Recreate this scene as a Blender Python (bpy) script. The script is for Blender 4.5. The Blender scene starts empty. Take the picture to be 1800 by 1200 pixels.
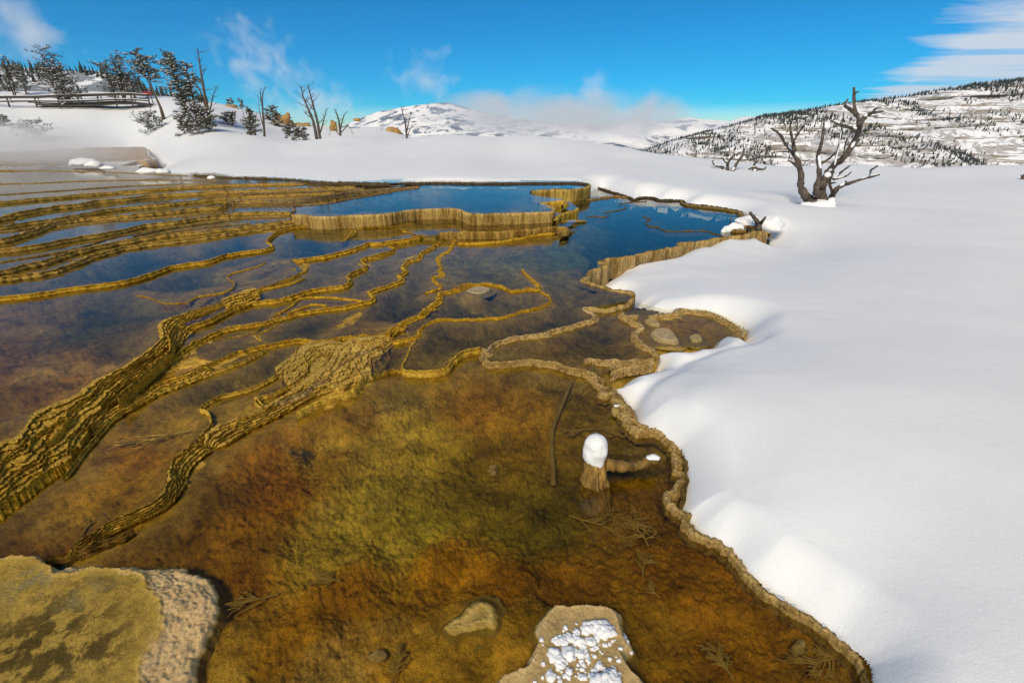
import bpy, bmesh, math, random
import numpy as np
from mathutils import Vector, noise as mnoise
from mathutils.geometry import tessellate_polygon
random.seed(5)
S = bpy.context.scene
C = bpy.data.collections.new('scene_objects'); S.collection.children.link(C)

# ---------------------------------------------------------------- camera
PITCH = math.atan(365/800); CH = 1.6
CP, SP = math.cos(PITCH), math.sin(PITCH)
cam = bpy.data.cameras.new('camera'); cam.sensor_width = 36; cam.lens = 16
cam.clip_start = 0.05; cam.clip_end = 60000
co = bpy.data.objects.new('camera', cam); S.collection.objects.link(co)
co.location = (0, 0, CH); co.rotation_euler = (math.pi/2 - PITCH, 0, 0); S.camera = co

# ---------------------------------------------------------------- world and sun
SUN_EL, SUN_AZ = math.radians(42), math.radians(205)      # azimuth clockwise from +Y: the sun stands behind the camera, to the left
w = bpy.data.worlds.new('World'); S.world = w; w.use_nodes = True
nt = w.node_tree; nt.nodes.clear(); N = nt.nodes.new; K = nt.links.new
sky = N('ShaderNodeTexSky'); sky.sky_type = 'NISHITA'; sky.sun_disc = False
sky.sun_elevation = SUN_EL; sky.sun_rotation = SUN_AZ; sky.altitude = 2000; sky.air_density = 1.0; sky.dust_density = 0.0; sky.ozone_density = 3.0
hs = N('ShaderNodeHueSaturation'); hs.inputs['Saturation'].default_value = 2.9; hs.inputs['Hue'].default_value = 0.496; hs.inputs['Value'].default_value = 0.95
K(sky.outputs[0], hs.inputs['Color'])
tc = N('ShaderNodeTexCoord')
def wmath(op, a, b=None, clamp=False):
    n = N('ShaderNodeMath'); n.operation = op; n.use_clamp = clamp
    for i, v in enumerate((a, b)):
        if v is None: continue
        if isinstance(v, (int, float)): n.inputs[i].default_value = v
        else: K(v, n.inputs[i])
    return n.outputs[0]
sx = N('ShaderNodeSeparateXYZ'); K(tc.outputs['Generated'], sx.inputs[0])
zc = wmath('MAXIMUM', sx.outputs['Z'], 0.03)
cx = wmath('DIVIDE', sx.outputs['X'], zc); cy = wmath('DIVIDE', sx.outputs['Y'], zc)
cb = N('ShaderNodeCombineXYZ'); K(cx, cb.inputs[0]); K(cy, cb.inputs[1])
mp = N('ShaderNodeMapping'); mp.inputs['Rotation'].default_value = (0, 0, 0.5); mp.inputs['Scale'].default_value = (0.42, 1.1, 1); K(cb.outputs[0], mp.inputs[0])
n1 = N('ShaderNodeTexNoise'); n1.inputs['Scale'].default_value = 0.55; n1.inputs['Detail'].default_value = 8; n1.inputs['Roughness'].default_value = 0.62; n1.inputs['Distortion'].default_value = 0.4; K(mp.outputs[0], n1.inputs['Vector'])
n2 = N('ShaderNodeTexNoise'); n2.inputs['Scale'].default_value = 0.16; n2.inputs['Detail'].default_value = 2; K(cb.outputs[0], n2.inputs['Vector'])
# cirrus: noise wisps, gathered to the right of the view where the photo has them
side = wmath('SUBTRACT', cx, wmath('MULTIPLY', cy, 0.62))      # grows towards the right
rg = N('ShaderNodeMapRange'); K(side, rg.inputs['Value']); rg.inputs['From Min'].default_value = 0.0; rg.inputs['From Max'].default_value = 1.6; rg.inputs['To Min'].default_value = -0.3; rg.inputs['To Max'].default_value = 0.2
cl = wmath('ADD', n1.outputs[0], rg.outputs[0])
c2 = N('ShaderNodeMapRange'); K(cl, c2.inputs['Value']); c2.inputs['From Min'].default_value = 0.50; c2.inputs['From Max'].default_value = 0.72; c2.inputs['To Max'].default_value = 0.8
mx = N('ShaderNodeMix'); mx.data_type = 'RGBA'; K(c2.outputs[0], mx.inputs['Factor']); K(hs.outputs[0], mx.inputs[6]); mx.inputs[7].default_value = (7.5, 7.4, 7.2, 1)
bg = N('ShaderNodeBackground'); bg.inputs['Strength'].default_value = 0.10; K(mx.outputs[2], bg.inputs['Color'])
wo = N('ShaderNodeOutputWorld'); K(bg.outputs[0], wo.inputs['Surface'])
sl = bpy.data.lights.new('sun', 'SUN'); sl.energy = 3.45; sl.angle = math.radians(30); sl.color = (1.0, 0.865, 0.64)
so = bpy.data.objects.new('sun', sl); S.collection.objects.link(so)
sd = Vector((math.sin(SUN_AZ)*math.cos(SUN_EL), math.cos(SUN_AZ)*math.cos(SUN_EL), math.sin(SUN_EL)))
so.rotation_euler = sd.to_track_quat('Z', 'Y').to_euler()
S.view_settings.view_transform = 'Standard'; S.view_settings.look = 'None'; S.view_settings.gamma = 1
S.view_settings.exposure = 0.1
S.cycles.max_bounces = 6; S.cycles.transparent_max_bounces = 16; S.cycles.volume_bounces = 3
S.cycles.volume_step_rate = 2.0; S.cycles.volume_max_steps = 64

# ---------------------------------------------------------------- helpers
def lin(c): return tuple(((v/255)/12.92 if v/255 <= .04045 else ((v/255+.055)/1.055)**2.4) for v in c)
def ray(px, py):
    u = (px-900)/800; v = -(py-600)/800
    return u, CP+v*SP, -SP+v*CP
def G(px, py, z=0.0):                 # where the sight line meets the level z
    u, dy, dz = ray(px, py); t = (z-CH)/dz
    return (u*t, dy*t, z)
def T(px, py, t):                     # the point at depth t
    u, dy, dz = ray(px, py); return (u*t, dy*t, CH+dz*t)
def Yd(px, py, Y):
    u, dy, dz = ray(px, py); t = Y/dy; return (u*t, Y, CH+dz*t)
_r = np.random.RandomState(3); LAT = _r.rand(512, 512).astype(np.float32)
def vn(x, y, seed=0):
    x = x+seed*37.7; y = y+seed*91.3
    xi = np.floor(x); yi = np.floor(y); fx = x-xi; fy = y-yi
    fx = fx*fx*(3-2*fx); fy = fy*fy*(3-2*fy)
    a = xi.astype(np.int64) & 511; b = yi.astype(np.int64) & 511; a1 = (a+1) & 511; b1 = (b+1) & 511
    return (LAT[a, b]*(1-fx)+LAT[a1, b]*fx)*(1-fy)+(LAT[a, b1]*(1-fx)+LAT[a1, b1]*fx)*fy
def fbm(x, y, seed=0, octv=4, gain=.5):
    s = 0; a = 1; tot = 0
    for o in range(octv):
        th = .65+.9*o; c_, s_ = math.cos(th)*2**o, math.sin(th)*2**o
        s = s+a*vn(x*c_-y*s_, x*s_+y*c_, seed+o*7); tot += a; a *= gain
    return s/tot                       # 0..1
def sstep(a, b, x):
    t = np.clip((x-a)/(b-a), 0, 1); return t*t*(3-2*t)
def meshobj(name, v, f, mat=None, parent=None, smooth=True, kind=None, col=None, uv=None, **props):
    me = bpy.data.meshes.new(name); v = np.asarray(v, dtype=np.float32).reshape(-1, 3)
    if isinstance(f, np.ndarray):
        n, k = f.shape
        me.vertices.add(len(v)); me.vertices.foreach_set('co', v.ravel())
        me.loops.add(n*k); me.loops.foreach_set('vertex_index', f.astype(np.int32).ravel())
        me.polygons.add(n); me.polygons.foreach_set('loop_start', np.arange(0, n*k, k, dtype=np.int32))
        me.update(calc_edges=True)
    else:
        me.from_pydata(v.tolist(), [], f); me.update()
    if smooth: me.polygons.foreach_set('use_smooth', np.ones(len(me.polygons), dtype=bool))
    if col is not None:
        a = me.attributes.new('Col', 'FLOAT_COLOR', 'POINT'); c = np.ones((len(v), 4), dtype=np.float32); c[:, :3] = col; a.data.foreach_set('color', c.ravel())
    if uv is not None:
        a = me.attributes.new('UVP', 'FLOAT_VECTOR', 'POINT'); c = np.zeros((len(v), 3), dtype=np.float32); c[:, :2] = uv; a.data.foreach_set('vector', c.ravel())
    if mat is not None:
        for m in (mat if isinstance(mat, (list, tuple)) else [mat]): me.materials.append(m)
    o = bpy.data.objects.new(name, me); C.objects.link(o)
    if parent is not None: o.parent = parent
    if kind: o['kind'] = kind
    for k2, v2 in props.items(): o[k2] = v2
    return o
def thing(name, label, cat, loc=(0, 0, 0), group=None):
    o = bpy.data.objects.new(name, None); C.objects.link(o); o.location = loc; o['label'] = label; o['category'] = cat
    if group: o['group'] = group
    return o
class MB:                              # collects shapes that become one mesh object
    def __init__(s): s.v = []; s.f = []
    def add(s, v, f):
        n = len(s.v); s.v += [tuple(p) for p in v]; s.f += [tuple(i+n for i in q) for q in f]
    def tube(s, pts, rad, sides=7, jit=0.0, cap=True):
        P = [Vector(p) for p in pts]; n = len(P); rings = []
        ref = Vector((0.13, 0.97, 0.2))
        for i in range(n):
            d = (P[min(i+1, n-1)]-P[max(i-1, 0)]); d = d.normalized() if d.length > 1e-9 else Vector((0, 0, 1))
            a = d.cross(ref); a = a.normalized() if a.length > 1e-4 else d.orthogonal().normalized()
            b = d.cross(a); r = rad[i] if hasattr(rad, '__len__') else rad
            rings.append([P[i]+(a*math.cos(2*math.pi*k/sides)+b*math.sin(2*math.pi*k/sides))*r*(1+random.uniform(-jit, jit)) for k in range(sides)])
        v = [p for R in rings for p in R]; f = []
        for i in range(n-1):
            for k in range(sides):
                f.append((i*sides+k, i*sides+(k+1) % sides, (i+1)*sides+(k+1) % sides, (i+1)*sides+k))
        if cap: f.append(tuple(range(sides))[::-1]); f.append(tuple((n-1)*sides+k for k in range(sides)))
        s.add(v, f)
    def box(s, c, sz, ax=None):
        ax = ax or (Vector((1, 0, 0)), Vector((0, 1, 0)), Vector((0, 0, 1))); c = Vector(c)
        v = [c+ax[0]*sz[0]*i/2+ax[1]*sz[1]*j/2+ax[2]*sz[2]*k/2 for i in (-1, 1) for j in (-1, 1) for k in (-1, 1)]
        s.add(v, [(0, 1, 3, 2), (4, 6, 7, 5), (0, 4, 5, 1), (2, 3, 7, 6), (0, 2, 6, 4), (1, 5, 7, 3)])
    def blob(s, c, r, rough=.15, seed=0, lat=10, lon=14, flat=None):
        c = Vector(c); v = []; f = []
        for i in range(lat+1):
            th = math.pi*i/lat
            for j in range(lon):
                ph = 2*math.pi*j/lon; d = Vector((math.sin(th)*math.cos(ph), math.sin(th)*math.sin(ph), math.cos(th)))
                k = 1+rough*mnoise.noise(d*1.7+Vector((seed*3.1, seed, 0)))*2+rough*.5*mnoise.noise(d*4.3+Vector((seed*5.1, seed, 9)))
                p = Vector((d.x*r[0], d.y*r[1], d.z*r[2]))*k
                if flat is not None and p.z < flat*r[2]: p.z = flat*r[2]
                v.append(c+p)
        for i in range(lat):
            for j in range(lon): f.append((i*lon+j, (i+1)*lon+j, (i+1)*lon+(j+1) % lon, i*lon+(j+1) % lon))
        s.add(v, f)
    def build(s, name, mat, parent=None, smooth=True, **kw):
        return meshobj(name, s.v, s.f, mat, parent, smooth, **kw)
def curve(pts, step=None, closed=False, k=8):      # Catmull-Rom through points (any dimension)
    P = np.array(pts, dtype=float)
    if closed: P = np.vstack([P[-1], P, P[0], P[1]])
    else: P = np.vstack([2*P[0]-P[1], P, 2*P[-1]-P[-2]])
    out = []
    for i in range(1, len(P)-2):
        p0, p1, p2, p3 = P[i-1:i+3]
        n = k if step is None else max(1, int(np.linalg.norm((p2-p1)[:2])/step))
        t = np.linspace(0, 1, n, endpoint=False)[:, None]
        out.append(.5*((2*p1)+(-p0+p2)*t+(2*p0-5*p1+4*p2-p3)*t*t+(-p0+3*p1-3*p2+p3)*t**3))
    if not closed: out.append(P[-2][None])
    return np.vstack(out)

# ---------------------------------------------------------------- materials
class NT:
    def __init__(s, name):
        s.m = bpy.data.materials.new(name); s.m.use_nodes = True; s.t = s.m.node_tree; s.t.nodes.clear()
        s.out = s.n('ShaderNodeOutputMaterial')
    def n(s, t, **kw):
        x = s.t.nodes.new(t)
        for k, v in kw.items(): setattr(x, k, v)
        return x
    def l(s, a, b): s.t.links.new(a, b)
    def noise(s, scale, detail=4, rough=.55, vec=None, dist=0):
        x = s.n('ShaderNodeTexNoise'); x.inputs['Scale'].default_value = scale; x.inputs['Detail'].default_value = detail
        x.inputs['Roughness'].default_value = rough; x.inputs['Distortion'].default_value = dist
        if vec is not None: s.l(vec, x.inputs['Vector'])
        return x.outputs[0]
    def rng(s, v, a, b, c=0, d=1):
        x = s.n('ShaderNodeMapRange'); s.l(v, x.inputs[0])
        for i, q in enumerate((a, b, c, d)): x.inputs[i+1].default_value = q
        return x.outputs[0]
    def mix(s, f, a, b, bt='MIX'):
        x = s.n('ShaderNodeMix', data_type='RGBA', blend_type=bt)
        for i, q in ((0, f), (6, a), (7, b)):
            if isinstance(q, (int, float)): x.inputs[i].default_value = q
            elif isinstance(q, tuple): x.inputs[i].default_value = (*q, 1) if len(q) == 3 else q
            else: s.l(q, x.inputs[i])
        return x.outputs[2]
    def math(s, op, a, b=0.0):
        x = s.n('ShaderNodeMath', operation=op)
        for i, q in enumerate((a, b)):
            if isinstance(q, (int, float)): x.inputs[i].default_value = q
            else: s.l(q, x.inputs[i])
        return x.outputs[0]
    def prin(s, color, rough=.6, bump=None, bstr=.3, bdist=.01, spec=.5, sss=0):
        p = s.n('ShaderNodeBsdfPrincipled'); p.inputs['Specular IOR Level'].default_value = spec
        if isinstance(color, tuple): p.inputs['Base Color'].default_value = (*color, 1)
        else: s.l(color, p.inputs['Base Color'])
        if isinstance(rough, (int, float)): p.inputs['Roughness'].default_value = rough
        else: s.l(rough, p.inputs['Roughness'])
        if bump is not None:
            b = s.n('ShaderNodeBump'); b.inputs['Strength'].default_value = bstr; b.inputs['Distance'].default_value = bdist
            s.l(bump, b.inputs['Height']); s.l(b.outputs[0], p.inputs['Normal'])
        s.l(p.outputs[0], s.out.inputs['Surface']); return p
    def attr(s, name):
        x = s.n('ShaderNodeAttribute'); x.attribute_name = name; return x
    def pos(s): return s.n('ShaderNodeNewGeometry').outputs['Position']
M = {}
# snow
a = NT('snow'); g = a.pos()
b1 = a.noise(2.2, 3, .5, g); b2 = a.noise(60, 3, .6, g); b3 = a.noise(260, 3, .7, g)
hh = a.math('ADD', a.math('MULTIPLY', b1, .02), a.math('ADD', a.math('MULTIPLY', b2, .0022), a.math('MULTIPLY', b3, .0022)))
a.prin(a.mix(a.rng(a.noise(.5, 3, .5, g), .3, .7), (.82, .82, .82), (.85, .85, .845)), .55, hh, .6, 1.0, .3); M['snow'] = a.m
a = NT('branch_snow'); g = a.pos(); a.prin((.84, .85, .87), .6, a.noise(20, 3, .5, g), .4, .03, .2); M['bsnow'] = a.m
# travertine bed under the water
a = NT('travertine_bed'); g = a.pos(); ca = a.attr('Col')
f1 = a.noise(6, 6, .7, g, .6); f2 = a.noise(24, 8, .78, g); f3 = a.noise(170, 4, .8, g)
c0 = ca.outputs['Color']
c1 = a.mix(a.rng(f1, .42, .66), c0, a.mix(1.0, c0, (.48, .46, .45), 'MULTIPLY'))
c2_ = a.mix(a.rng(f2, .5, .72), c1, a.mix(1.0, c1, (.30, .26, .22), 'MULTIPLY'))
c3 = a.mix(a.rng(f2, .46, .28), c2_, a.mix(1.0, c2_, (1.45, 1.32, 1.15), 'MULTIPLY'))
c4 = a.mix(a.rng(f3, .35, .7), a.mix(1.0, c3, (1.3, 1.25, 1.2), 'MULTIPLY'), a.mix(1.0, c3, (.5, .46, .4), 'MULTIPLY'))
hb = a.math('ADD', a.math('MULTIPLY', f2, .016), a.math('MULTIPLY', f3, .006))
a.prin(c4, .7, hb, .9, 1.0, .03); M['bed'] = a.m
# travertine rims: fluted walls, dark algae streaks down the drops
a = NT('travertine_rim'); g = a.pos(); ca = a.attr('Col'); uv = a.attr('UVP')
mpn = a.n('ShaderNodeMapping'); a.l(g, mpn.inputs[0]); mpn.inputs['Scale'].default_value = (1, 1, .16)
st = a.noise(9, 6, .7, mpn.outputs[0], .4); st2 = a.noise(38, 3, .6, mpn.outputs[0]); f2 = a.noise(40, 5, .7, g); f3 = a.noise(190, 3, .7, g)
c0 = ca.outputs['Color']
c1 = a.mix(a.rng(st, .45, .62), c0, a.mix(1.0, c0, (.42, .36, .22), 'MULTIPLY'))
c1 = a.mix(a.rng(st2, .5, .7), c1, a.mix(1.0, c1, (.62, .58, .5), 'MULTIPLY'))
c2_ = a.mix(a.rng(f2, .45, .7), c1, a.mix(1.0, c1, (.5, .45, .38), 'MULTIPLY'))
c3 = a.mix(a.rng(f2, .45, .25), c2_, a.mix(1.0, c2_, (1.35, 1.3, 1.2), 'MULTIPLY'))
hb = a.math('ADD', a.math('MULTIPLY', f2, .018), a.math('ADD', a.math('MULTIPLY', f3, .006), a.math('MULTIPLY', st2, .012)))
a.prin(c3, .6, hb, .9, 1.0, .15); M['wall'] = a.m
a = NT('travertine_lip'); g = a.pos(); ca = a.attr('Col'); f1 = a.noise(14, 4, .6, g); f2 = a.noise(55, 6, .72, g, .4); f3 = a.noise(230, 3, .7, g)
c0 = ca.outputs['Color']; c1 = a.mix(a.rng(f1, .45, .68), c0, a.mix(1.0, c0, (.6, .52, .4), 'MULTIPLY')); c1 = a.mix(a.rng(f2, .48, .66), c1, a.mix(1.0, c1, (.38, .33, .25), 'MULTIPLY')); c1 = a.mix(a.rng(f2, .45, .28), c1, a.mix(1.0, c1, (1.5, 1.42, 1.3), 'MULTIPLY')); c1 = a.mix(a.rng(f3, .4, .7), a.mix(1.0, c1, (1.25, 1.22, 1.2), 'MULTIPLY'), a.mix(1.0, c1, (.6, .57, .5), 'MULTIPLY'))
hb = a.math('ADD', a.math('MULTIPLY', f2, .022), a.math('MULTIPLY', f3, .007)); a.prin(c1, .6, hb, 1.0, 1.0, .12); M['rim'] = a.m
# pale dry crust
a = NT('travertine_crust'); g = a.pos(); ca = a.attr('Col'); f2 = a.noise(22, 9, .8, g); f3 = a.noise(190, 4, .8, g)
c0 = ca.outputs['Color']; c1 = a.mix(a.rng(f2, .45, .7), c0, a.mix(1.0, c0, (.6, .55, .5), 'MULTIPLY')); c1 = a.mix(a.rng(f3, .5, .75), c1, a.mix(1.0, c1, (.6, .55, .5), 'MULTIPLY'))
hb = a.math('ADD', a.math('MULTIPLY', f2, .02), a.math('MULTIPLY', f3, .008)); a.prin(c1, .75, hb, .9, 1.0, .12); M['crust'] = a.m
# water: clear film that reflects by Fresnel
a = NT('spring_water'); g = a.pos()
mpn = a.n('ShaderNodeMapping'); a.l(g, mpn.inputs[0]); mpn.inputs['Scale'].default_value = (1, 2.2, 1)
r1 = a.noise(7, 3, .6, mpn.outputs[0]); r2 = a.noise(1.2, 2, .5, g)
bp = a.n('ShaderNodeBump'); bp.inputs['Strength'].default_value = .25; bp.inputs['Distance'].default_value = .004; a.l(r1, bp.inputs['Height'])
fr = a.n('ShaderNodeFresnel'); fr.inputs['IOR'].default_value = 1.33; a.l(bp.outputs[0], fr.inputs['Normal'])
gl = a.n('ShaderNodeBsdfGlossy'); gl.inputs['Roughness'].default_value = .035; a.l(bp.outputs[0], gl.inputs['Normal'])
tr = a.n('ShaderNodeBsdfTransparent'); tr.inputs['Color'].default_value = (.97, .95, .74, 1)
ms = a.n('ShaderNodeMixShader'); a.l(fr.outputs[0], ms.inputs[0]); a.l(tr.outputs[0], ms.inputs[1]); a.l(gl.outputs[0], ms.inputs[2]); a.l(ms.outputs[0], a.out.inputs['Surface']); M['water'] = a.m
def simple(name, c1, c2, sc=20, rough=.8, bs=.5, bd=.01, stretch=None):
    a = NT(name); g = a.pos()
    if stretch:
        mpn = a.n('ShaderNodeMapping'); a.l(a.n('ShaderNodeTexCoord').outputs['Object'], mpn.inputs[0]); mpn.inputs['Scale'].default_value = stretch; g = mpn.outputs[0]
    n_ = a.noise(sc, 5, .65, g); a.prin(a.mix(a.rng(n_, .3, .7), c1, c2), rough, n_, bs, bd, .25); M[name] = a.m
simple('dead_wood', (.04, .03, .022), (.15, .12, .095), 14, .85, .7, .02)
simple('bark', (.05, .035, .025), (.12, .085, .06), 10, .85, .6, .02)
simple('needles', (.09, .09, .06), (.22, .205, .15), 3, .8, .2)
simple('far_needles', (.022, .032, .030), (.045, .055, .045), 1, .9, .1)
simple('wet_wood', (.05, .026, .004), (.38, .22, .05), 16, .55, 1.0, .03, (1, 1, .16))
simple('twig', (.26, .16, .03), (.44, .29, .07), 30, .8, .3)
simple('stick', (.22, .145, .04), (.40, .27, .09), 30, .8, .5)
simple('timber', (.03, .027, .022), (.08, .07, .055), 6, .8, .4)
simple('ochre_rock', (.50, .27, .05), (.30, .22, .13), 1.5, .85, .8, .15)
simple('stone', (.30, .20, .07), (.50, .38, .18), 40, .7, .7)
simple('red_paint', (.35, .03, .02), (.25, .02, .015), 6, .6, .1)
# ---------------------------------------------------------------- the terraces: lines followed by the rims (photograph coordinates, set down on the ground at each pool's level)
L = {}
L['Atop'] = [(-420,1010),(-60,828),(0,783),(33,770),(67,730),(133,697),(167,670),(213,647),(250,623),(283,597),(282,573),(300,560),(350,543),(387,530),(430,513),(473,500),(500,490),(525,478),(520,466),(513,457)]
L['Atop12'] = L['Atop'][:12]
L['Alow'] = [(-420,1130),(-60,930),(0,900),(33,873),(97,823),(127,797),(160,750),(187,727),(213,693),(253,663),(300,633),(320,610),(333,600)]
L['F'] = [(513,457),(533,455),(583,447),(633,433),(647,427),(660,427),(700,422),(733,416),(737,412),(727,409),(708,407)]
L['E'] = [(333,573),(367,562),(417,537),(450,530),(483,527),(513,520),(533,513),(560,507),(600,502),(617,493),(610,485),(633,473),(643,467),(635,456),(655,450),(680,443),(693,437),(682,433)]
L['D'] = [(300,633),(333,607),(367,590),(400,577),(460,567),(483,560),(533,548),(600,539),(643,530),(655,523),(650,513),(687,500),(705,492),(700,484),(710,477),(713,460),(733,453),(747,440),(767,430),(775,424)]
L['C'] = [(800,420),(793,437),(770,453),(775,467),(773,477),(780,483),(760,487),(767,497),(776,503),(763,510),(747,515)]
L['G'] = [(-420,556),(0,522),(67,515),(133,505),(200,497),(233,490),(267,480),(300,468),(333,463),(367,458),(400,447),(467,437),(477,432),(470,423),(483,410),(500,403),(533,397),(575,392),(620,392)]
L['H1'] = [(-420,530),(-100,500),(0,488),(100,473),(167,447),(233,432),(300,423),(367,415),(433,404),(500,394),(530,390)]
L['H2'] = [(-420,520),(-100,492),(0,475),(67,460),(117,445),(167,433),(217,423),(300,411),(350,407),(433,397),(500,388),(520,386)]
L['H3'] = [(-420,470),(-100,447),(0,438),(67,430),(133,417),(200,407),(250,395),(300,390),(367,380),(433,373),(511,373)]
L['H4'] = [(-420,455),(-100,432),(0,420),(40,410),(93,393),(133,385),(200,380),(267,374),(333,367),(390,362),(407,355),(467,352),(523,350)]
L['H5'] = [(-420,425),(-100,408),(0,398),(40,392),(100,384),(167,372),(217,365),(287,359),(350,352),(430,345),(500,342),(587,338)]
L['H6'] = [(-420,405),(-100,392),(0,382),(33,373),(100,362),(140,358),(167,353),(227,348),(267,343),(367,337),(450,334),(560,330),(625,327)]
L['H7'] = [(-420,372),(-100,362),(0,355),(110,345),(220,336),(330,328),(430,324),(520,322)]
L['H8'] = [(-420,325),(-100,306),(60,300),(150,301),(215,299),(250,298),(285,296)]
L['Blow'] = [(110,980),(150,960),(190,933),(240,912),(283,887),(305,868),(320,830),(350,800),(400,772),(450,747),(500,722),(550,694),(600,677),(640,662),(672,655)]
L['Btop'] = [(113,970),(143,953),(187,922),(233,902),(275,880),(295,850),(305,815),(333,790),(345,775),(383,752),(430,730),(460,715),(500,690),(540,665),(590,640),(640,618),(667,605),(687,587)]
L['Btop14'] = L['Btop'][:14]+[(600,660)]
L['Bhi'] = [(687,587),(707,567),(733,556),(763,534),(770,526),(777,514),(790,512),(820,503),(833,500),(857,498),(880,502),(900,510),(927,507),(947,508),(948,500),(937,492),(927,483),(917,473)]
L['K1'] = [(190,727),(247,697),(287,673),(327,662),(367,640),(417,620),(467,607),(520,598),(567,600),(600,592),(650,590),(687,585)]
L['I'] = [(690,600),(712,596),(735,590),(742,575),(767,562),(800,561),(833,560),(883,557),(917,547),(950,539),(967,530),(964,520),(950,512)]
L['J'] = [(742,583),(722,608),(717,622),(708,640),(713,650),(740,652),(780,648),(793,633),(817,617),(847,610)]
L['Jb'] = [(672,655),(690,650),(713,650)]
L['Qup'] = [(847,612),(858,620),(864,612),(872,603),(900,594),(960,586),(973,580),(1013,570),(1047,558),(1030,541),(1050,543)]
L['Qlow'] = [(847,618),(853,633),(873,637),(920,633),(967,637),(1000,646),(1027,650),(1050,662)]
L['near'] = [(1050,662),(1060,686),(1080,695),(1095,715),(1097,733),(1120,750),(1150,760),(1172,768),(1182,788),(1189,805),(1195,825),(1198,842),(1182,860),(1173,883),(1200,903),(1212,918),(1232,937),(1247,945),(1283,969),(1307,995),(1333,1029),(1367,1052),(1417,1083),(1467,1119),(1500,1149),(1517,1172),(1524,1200),(1530,1400)]
L['P'] = [(1352,411),(1335,407),(1307,413),(1275,417),(1245,423),(1200,427),(1192,427),(1196,433),(1165,439),(1122,447),(1115,451),(1072,454),(1057,461),(1072,466),(1042,475),(1038,483),(1025,492),(1047,501),(1065,507),(1090,512),(1110,516),(1113,525),(1107,533),(1090,538),(1070,543),(1050,543),(1030,541)]
L['Pb'] = [(1197,353),(1207,360),(1260,366),(1285,370),(1299,372),(1306,380),(1303,388),(1285,394)]
L['U'] = [(510,377),(535,378),(562,381),(612,379),(662,377),(687,375),(725,369),(775,367),(800,367),(825,375),(850,376),(900,375),(950,373),(968,372),(974,367),(962,362)]
L['U2'] = [(948,357),(965,355),(990,353),(997,357),(988,361)]
L['U3'] = [(933,336),(950,334),(975,333),(1005,333),(1028,330),(1036,325),(1028,322)]
L['Sp'] = [(975,388),(981,380),(996,373),(1012,369),(1015,366)]
L['Ul'] = [(510,377),(518,370),(520,362),(575,357),(612,350),(662,342),(700,335),(737,330)]
L['Ul2'] = [(400,350),(475,349),(525,348),(575,343),(625,336),(700,330),(737,328)]
L['Mr'] = [(773,409),(800,408),(867,408),(917,405),(973,399),(993,400),(996,404),(985,409)]
L['Mr2'] = [(805,428),(867,426),(917,418),(943,413),(975,410)]
for n_, p_ in (('Pa', [(1030,382),(1045,380),(1060,382),(1071,379)]), ('Pc', [(1062,374),(1080,371),(1100,366),(1098,363)]), ('Pd', [(1087,360),(1105,356),(1137,354)]),
               ('Pe', [(1129,380),(1145,386),(1135,390),(1140,397),(1157,400),(1172,406),(1207,406),(1240,406),(1272,416)]),
               ('F2', [(620,405),(608,420),(600,424)]), ('F3', [(608,420),(625,410),(627,404),(653,399),(700,397),(715,398),(716,405)]),
               ('E2', [(513,465),(488,472),(467,478),(448,482),(435,492),(433,503)]), ('E3', [(540,467),(538,475),(520,483),(513,488),(490,494),(470,503),(440,508),(380,520),(352,540)]),
               ('E4', [(467,462),(447,470),(403,483),(405,492),(413,500),(397,513),(347,522),(333,532)]), ('E5', [(536,488),(515,497),(480,505),(430,514)]),
               ('D2', [(643,530),(600,524),(560,522),(530,524),(515,535),(500,545),(480,555)]), ('D3', [(575,537),(550,535),(525,543),(505,550)]),
               ('K2', [(110,838),(190,742),(233,708),(283,687),(333,668),(383,650),(440,628),(470,612)]), ('K3', [(460,715),(452,702),(500,682),(540,652),(537,630),(560,610),(575,603)]),
               ('K4', [(347,772),(370,745),(366,724),(353,717),(383,697),(433,684),(467,670),(492,655),(515,635),(522,610)]), ('K5', [(420,737),(455,722),(462,712),(447,697)]),
               ('K6', [(300,647),(329,627),(331,617)]), ('K7', [(333,607),(360,600),(400,594),(450,583),(463,565)]), ('K8', [(460,600),(450,590),(480,575),(500,560)]),
               ('K9', [(540,680),(570,668),(590,650),(615,630),(660,610)]), ('K10', [(480,710),(530,690),(560,665),(585,640),(620,620)]), ('K11', [(600,592),(570,640),(540,660)]), ('K12', [(640,540),(625,555),(612,565),(590,575)]),
               ('A2', [(-60,860),(30,790),(90,750),(120,735),(100,762),(80,780)]), ('A3', [(205,700),(260,650),(300,615),(296,590),(310,570)]),
               ('S1', [(1097,560),(1125,572),(1116,585),(1120,600),(1140,612),(1160,624)]), ('S2', [(1025,633),(1040,630),(1055,634),(1105,635),(1150,631)]),
               ('S3', [(1140,556),(1165,554),(1190,550),(1202,545),(1245,549),(1275,561),(1295,576),(1306,594)]), ('S4', [(1092,546),(1098,556),(1122,555)]),
               ('T1', [(-100,302),(60,300),(200,303),(330,309)]), ('T2', [(-100,325),(50,322),(150,318),(260,316),(380,317)]), ('T3', [(0,342),(120,334),(240,326),(350,323)]),
               ('T4', [(420,340),(480,337),(560,334),(640,331)]), ('T5', [(60,450),(140,435),(210,415),(290,402)]), ('T6', [(0,460),(80,447),(180,430),(270,412),(380,397),(440,392)]),
               ('T7', [(233,415),(300,400),(380,389),(440,382),(500,380)]), ('T8', [(0,408),(60,400),(140,382)]), ('T9', [(100,398),(200,388),(290,382),(360,376)]),
               ('N1', [(240,520),(262,523),(290,533),(330,532)]), ('N2', [(640,660),(620,685),(560,705),(520,725)]),
               ('L1', [(790,512),(812,500),(830,498)])):
    L[n_] = p_
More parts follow.
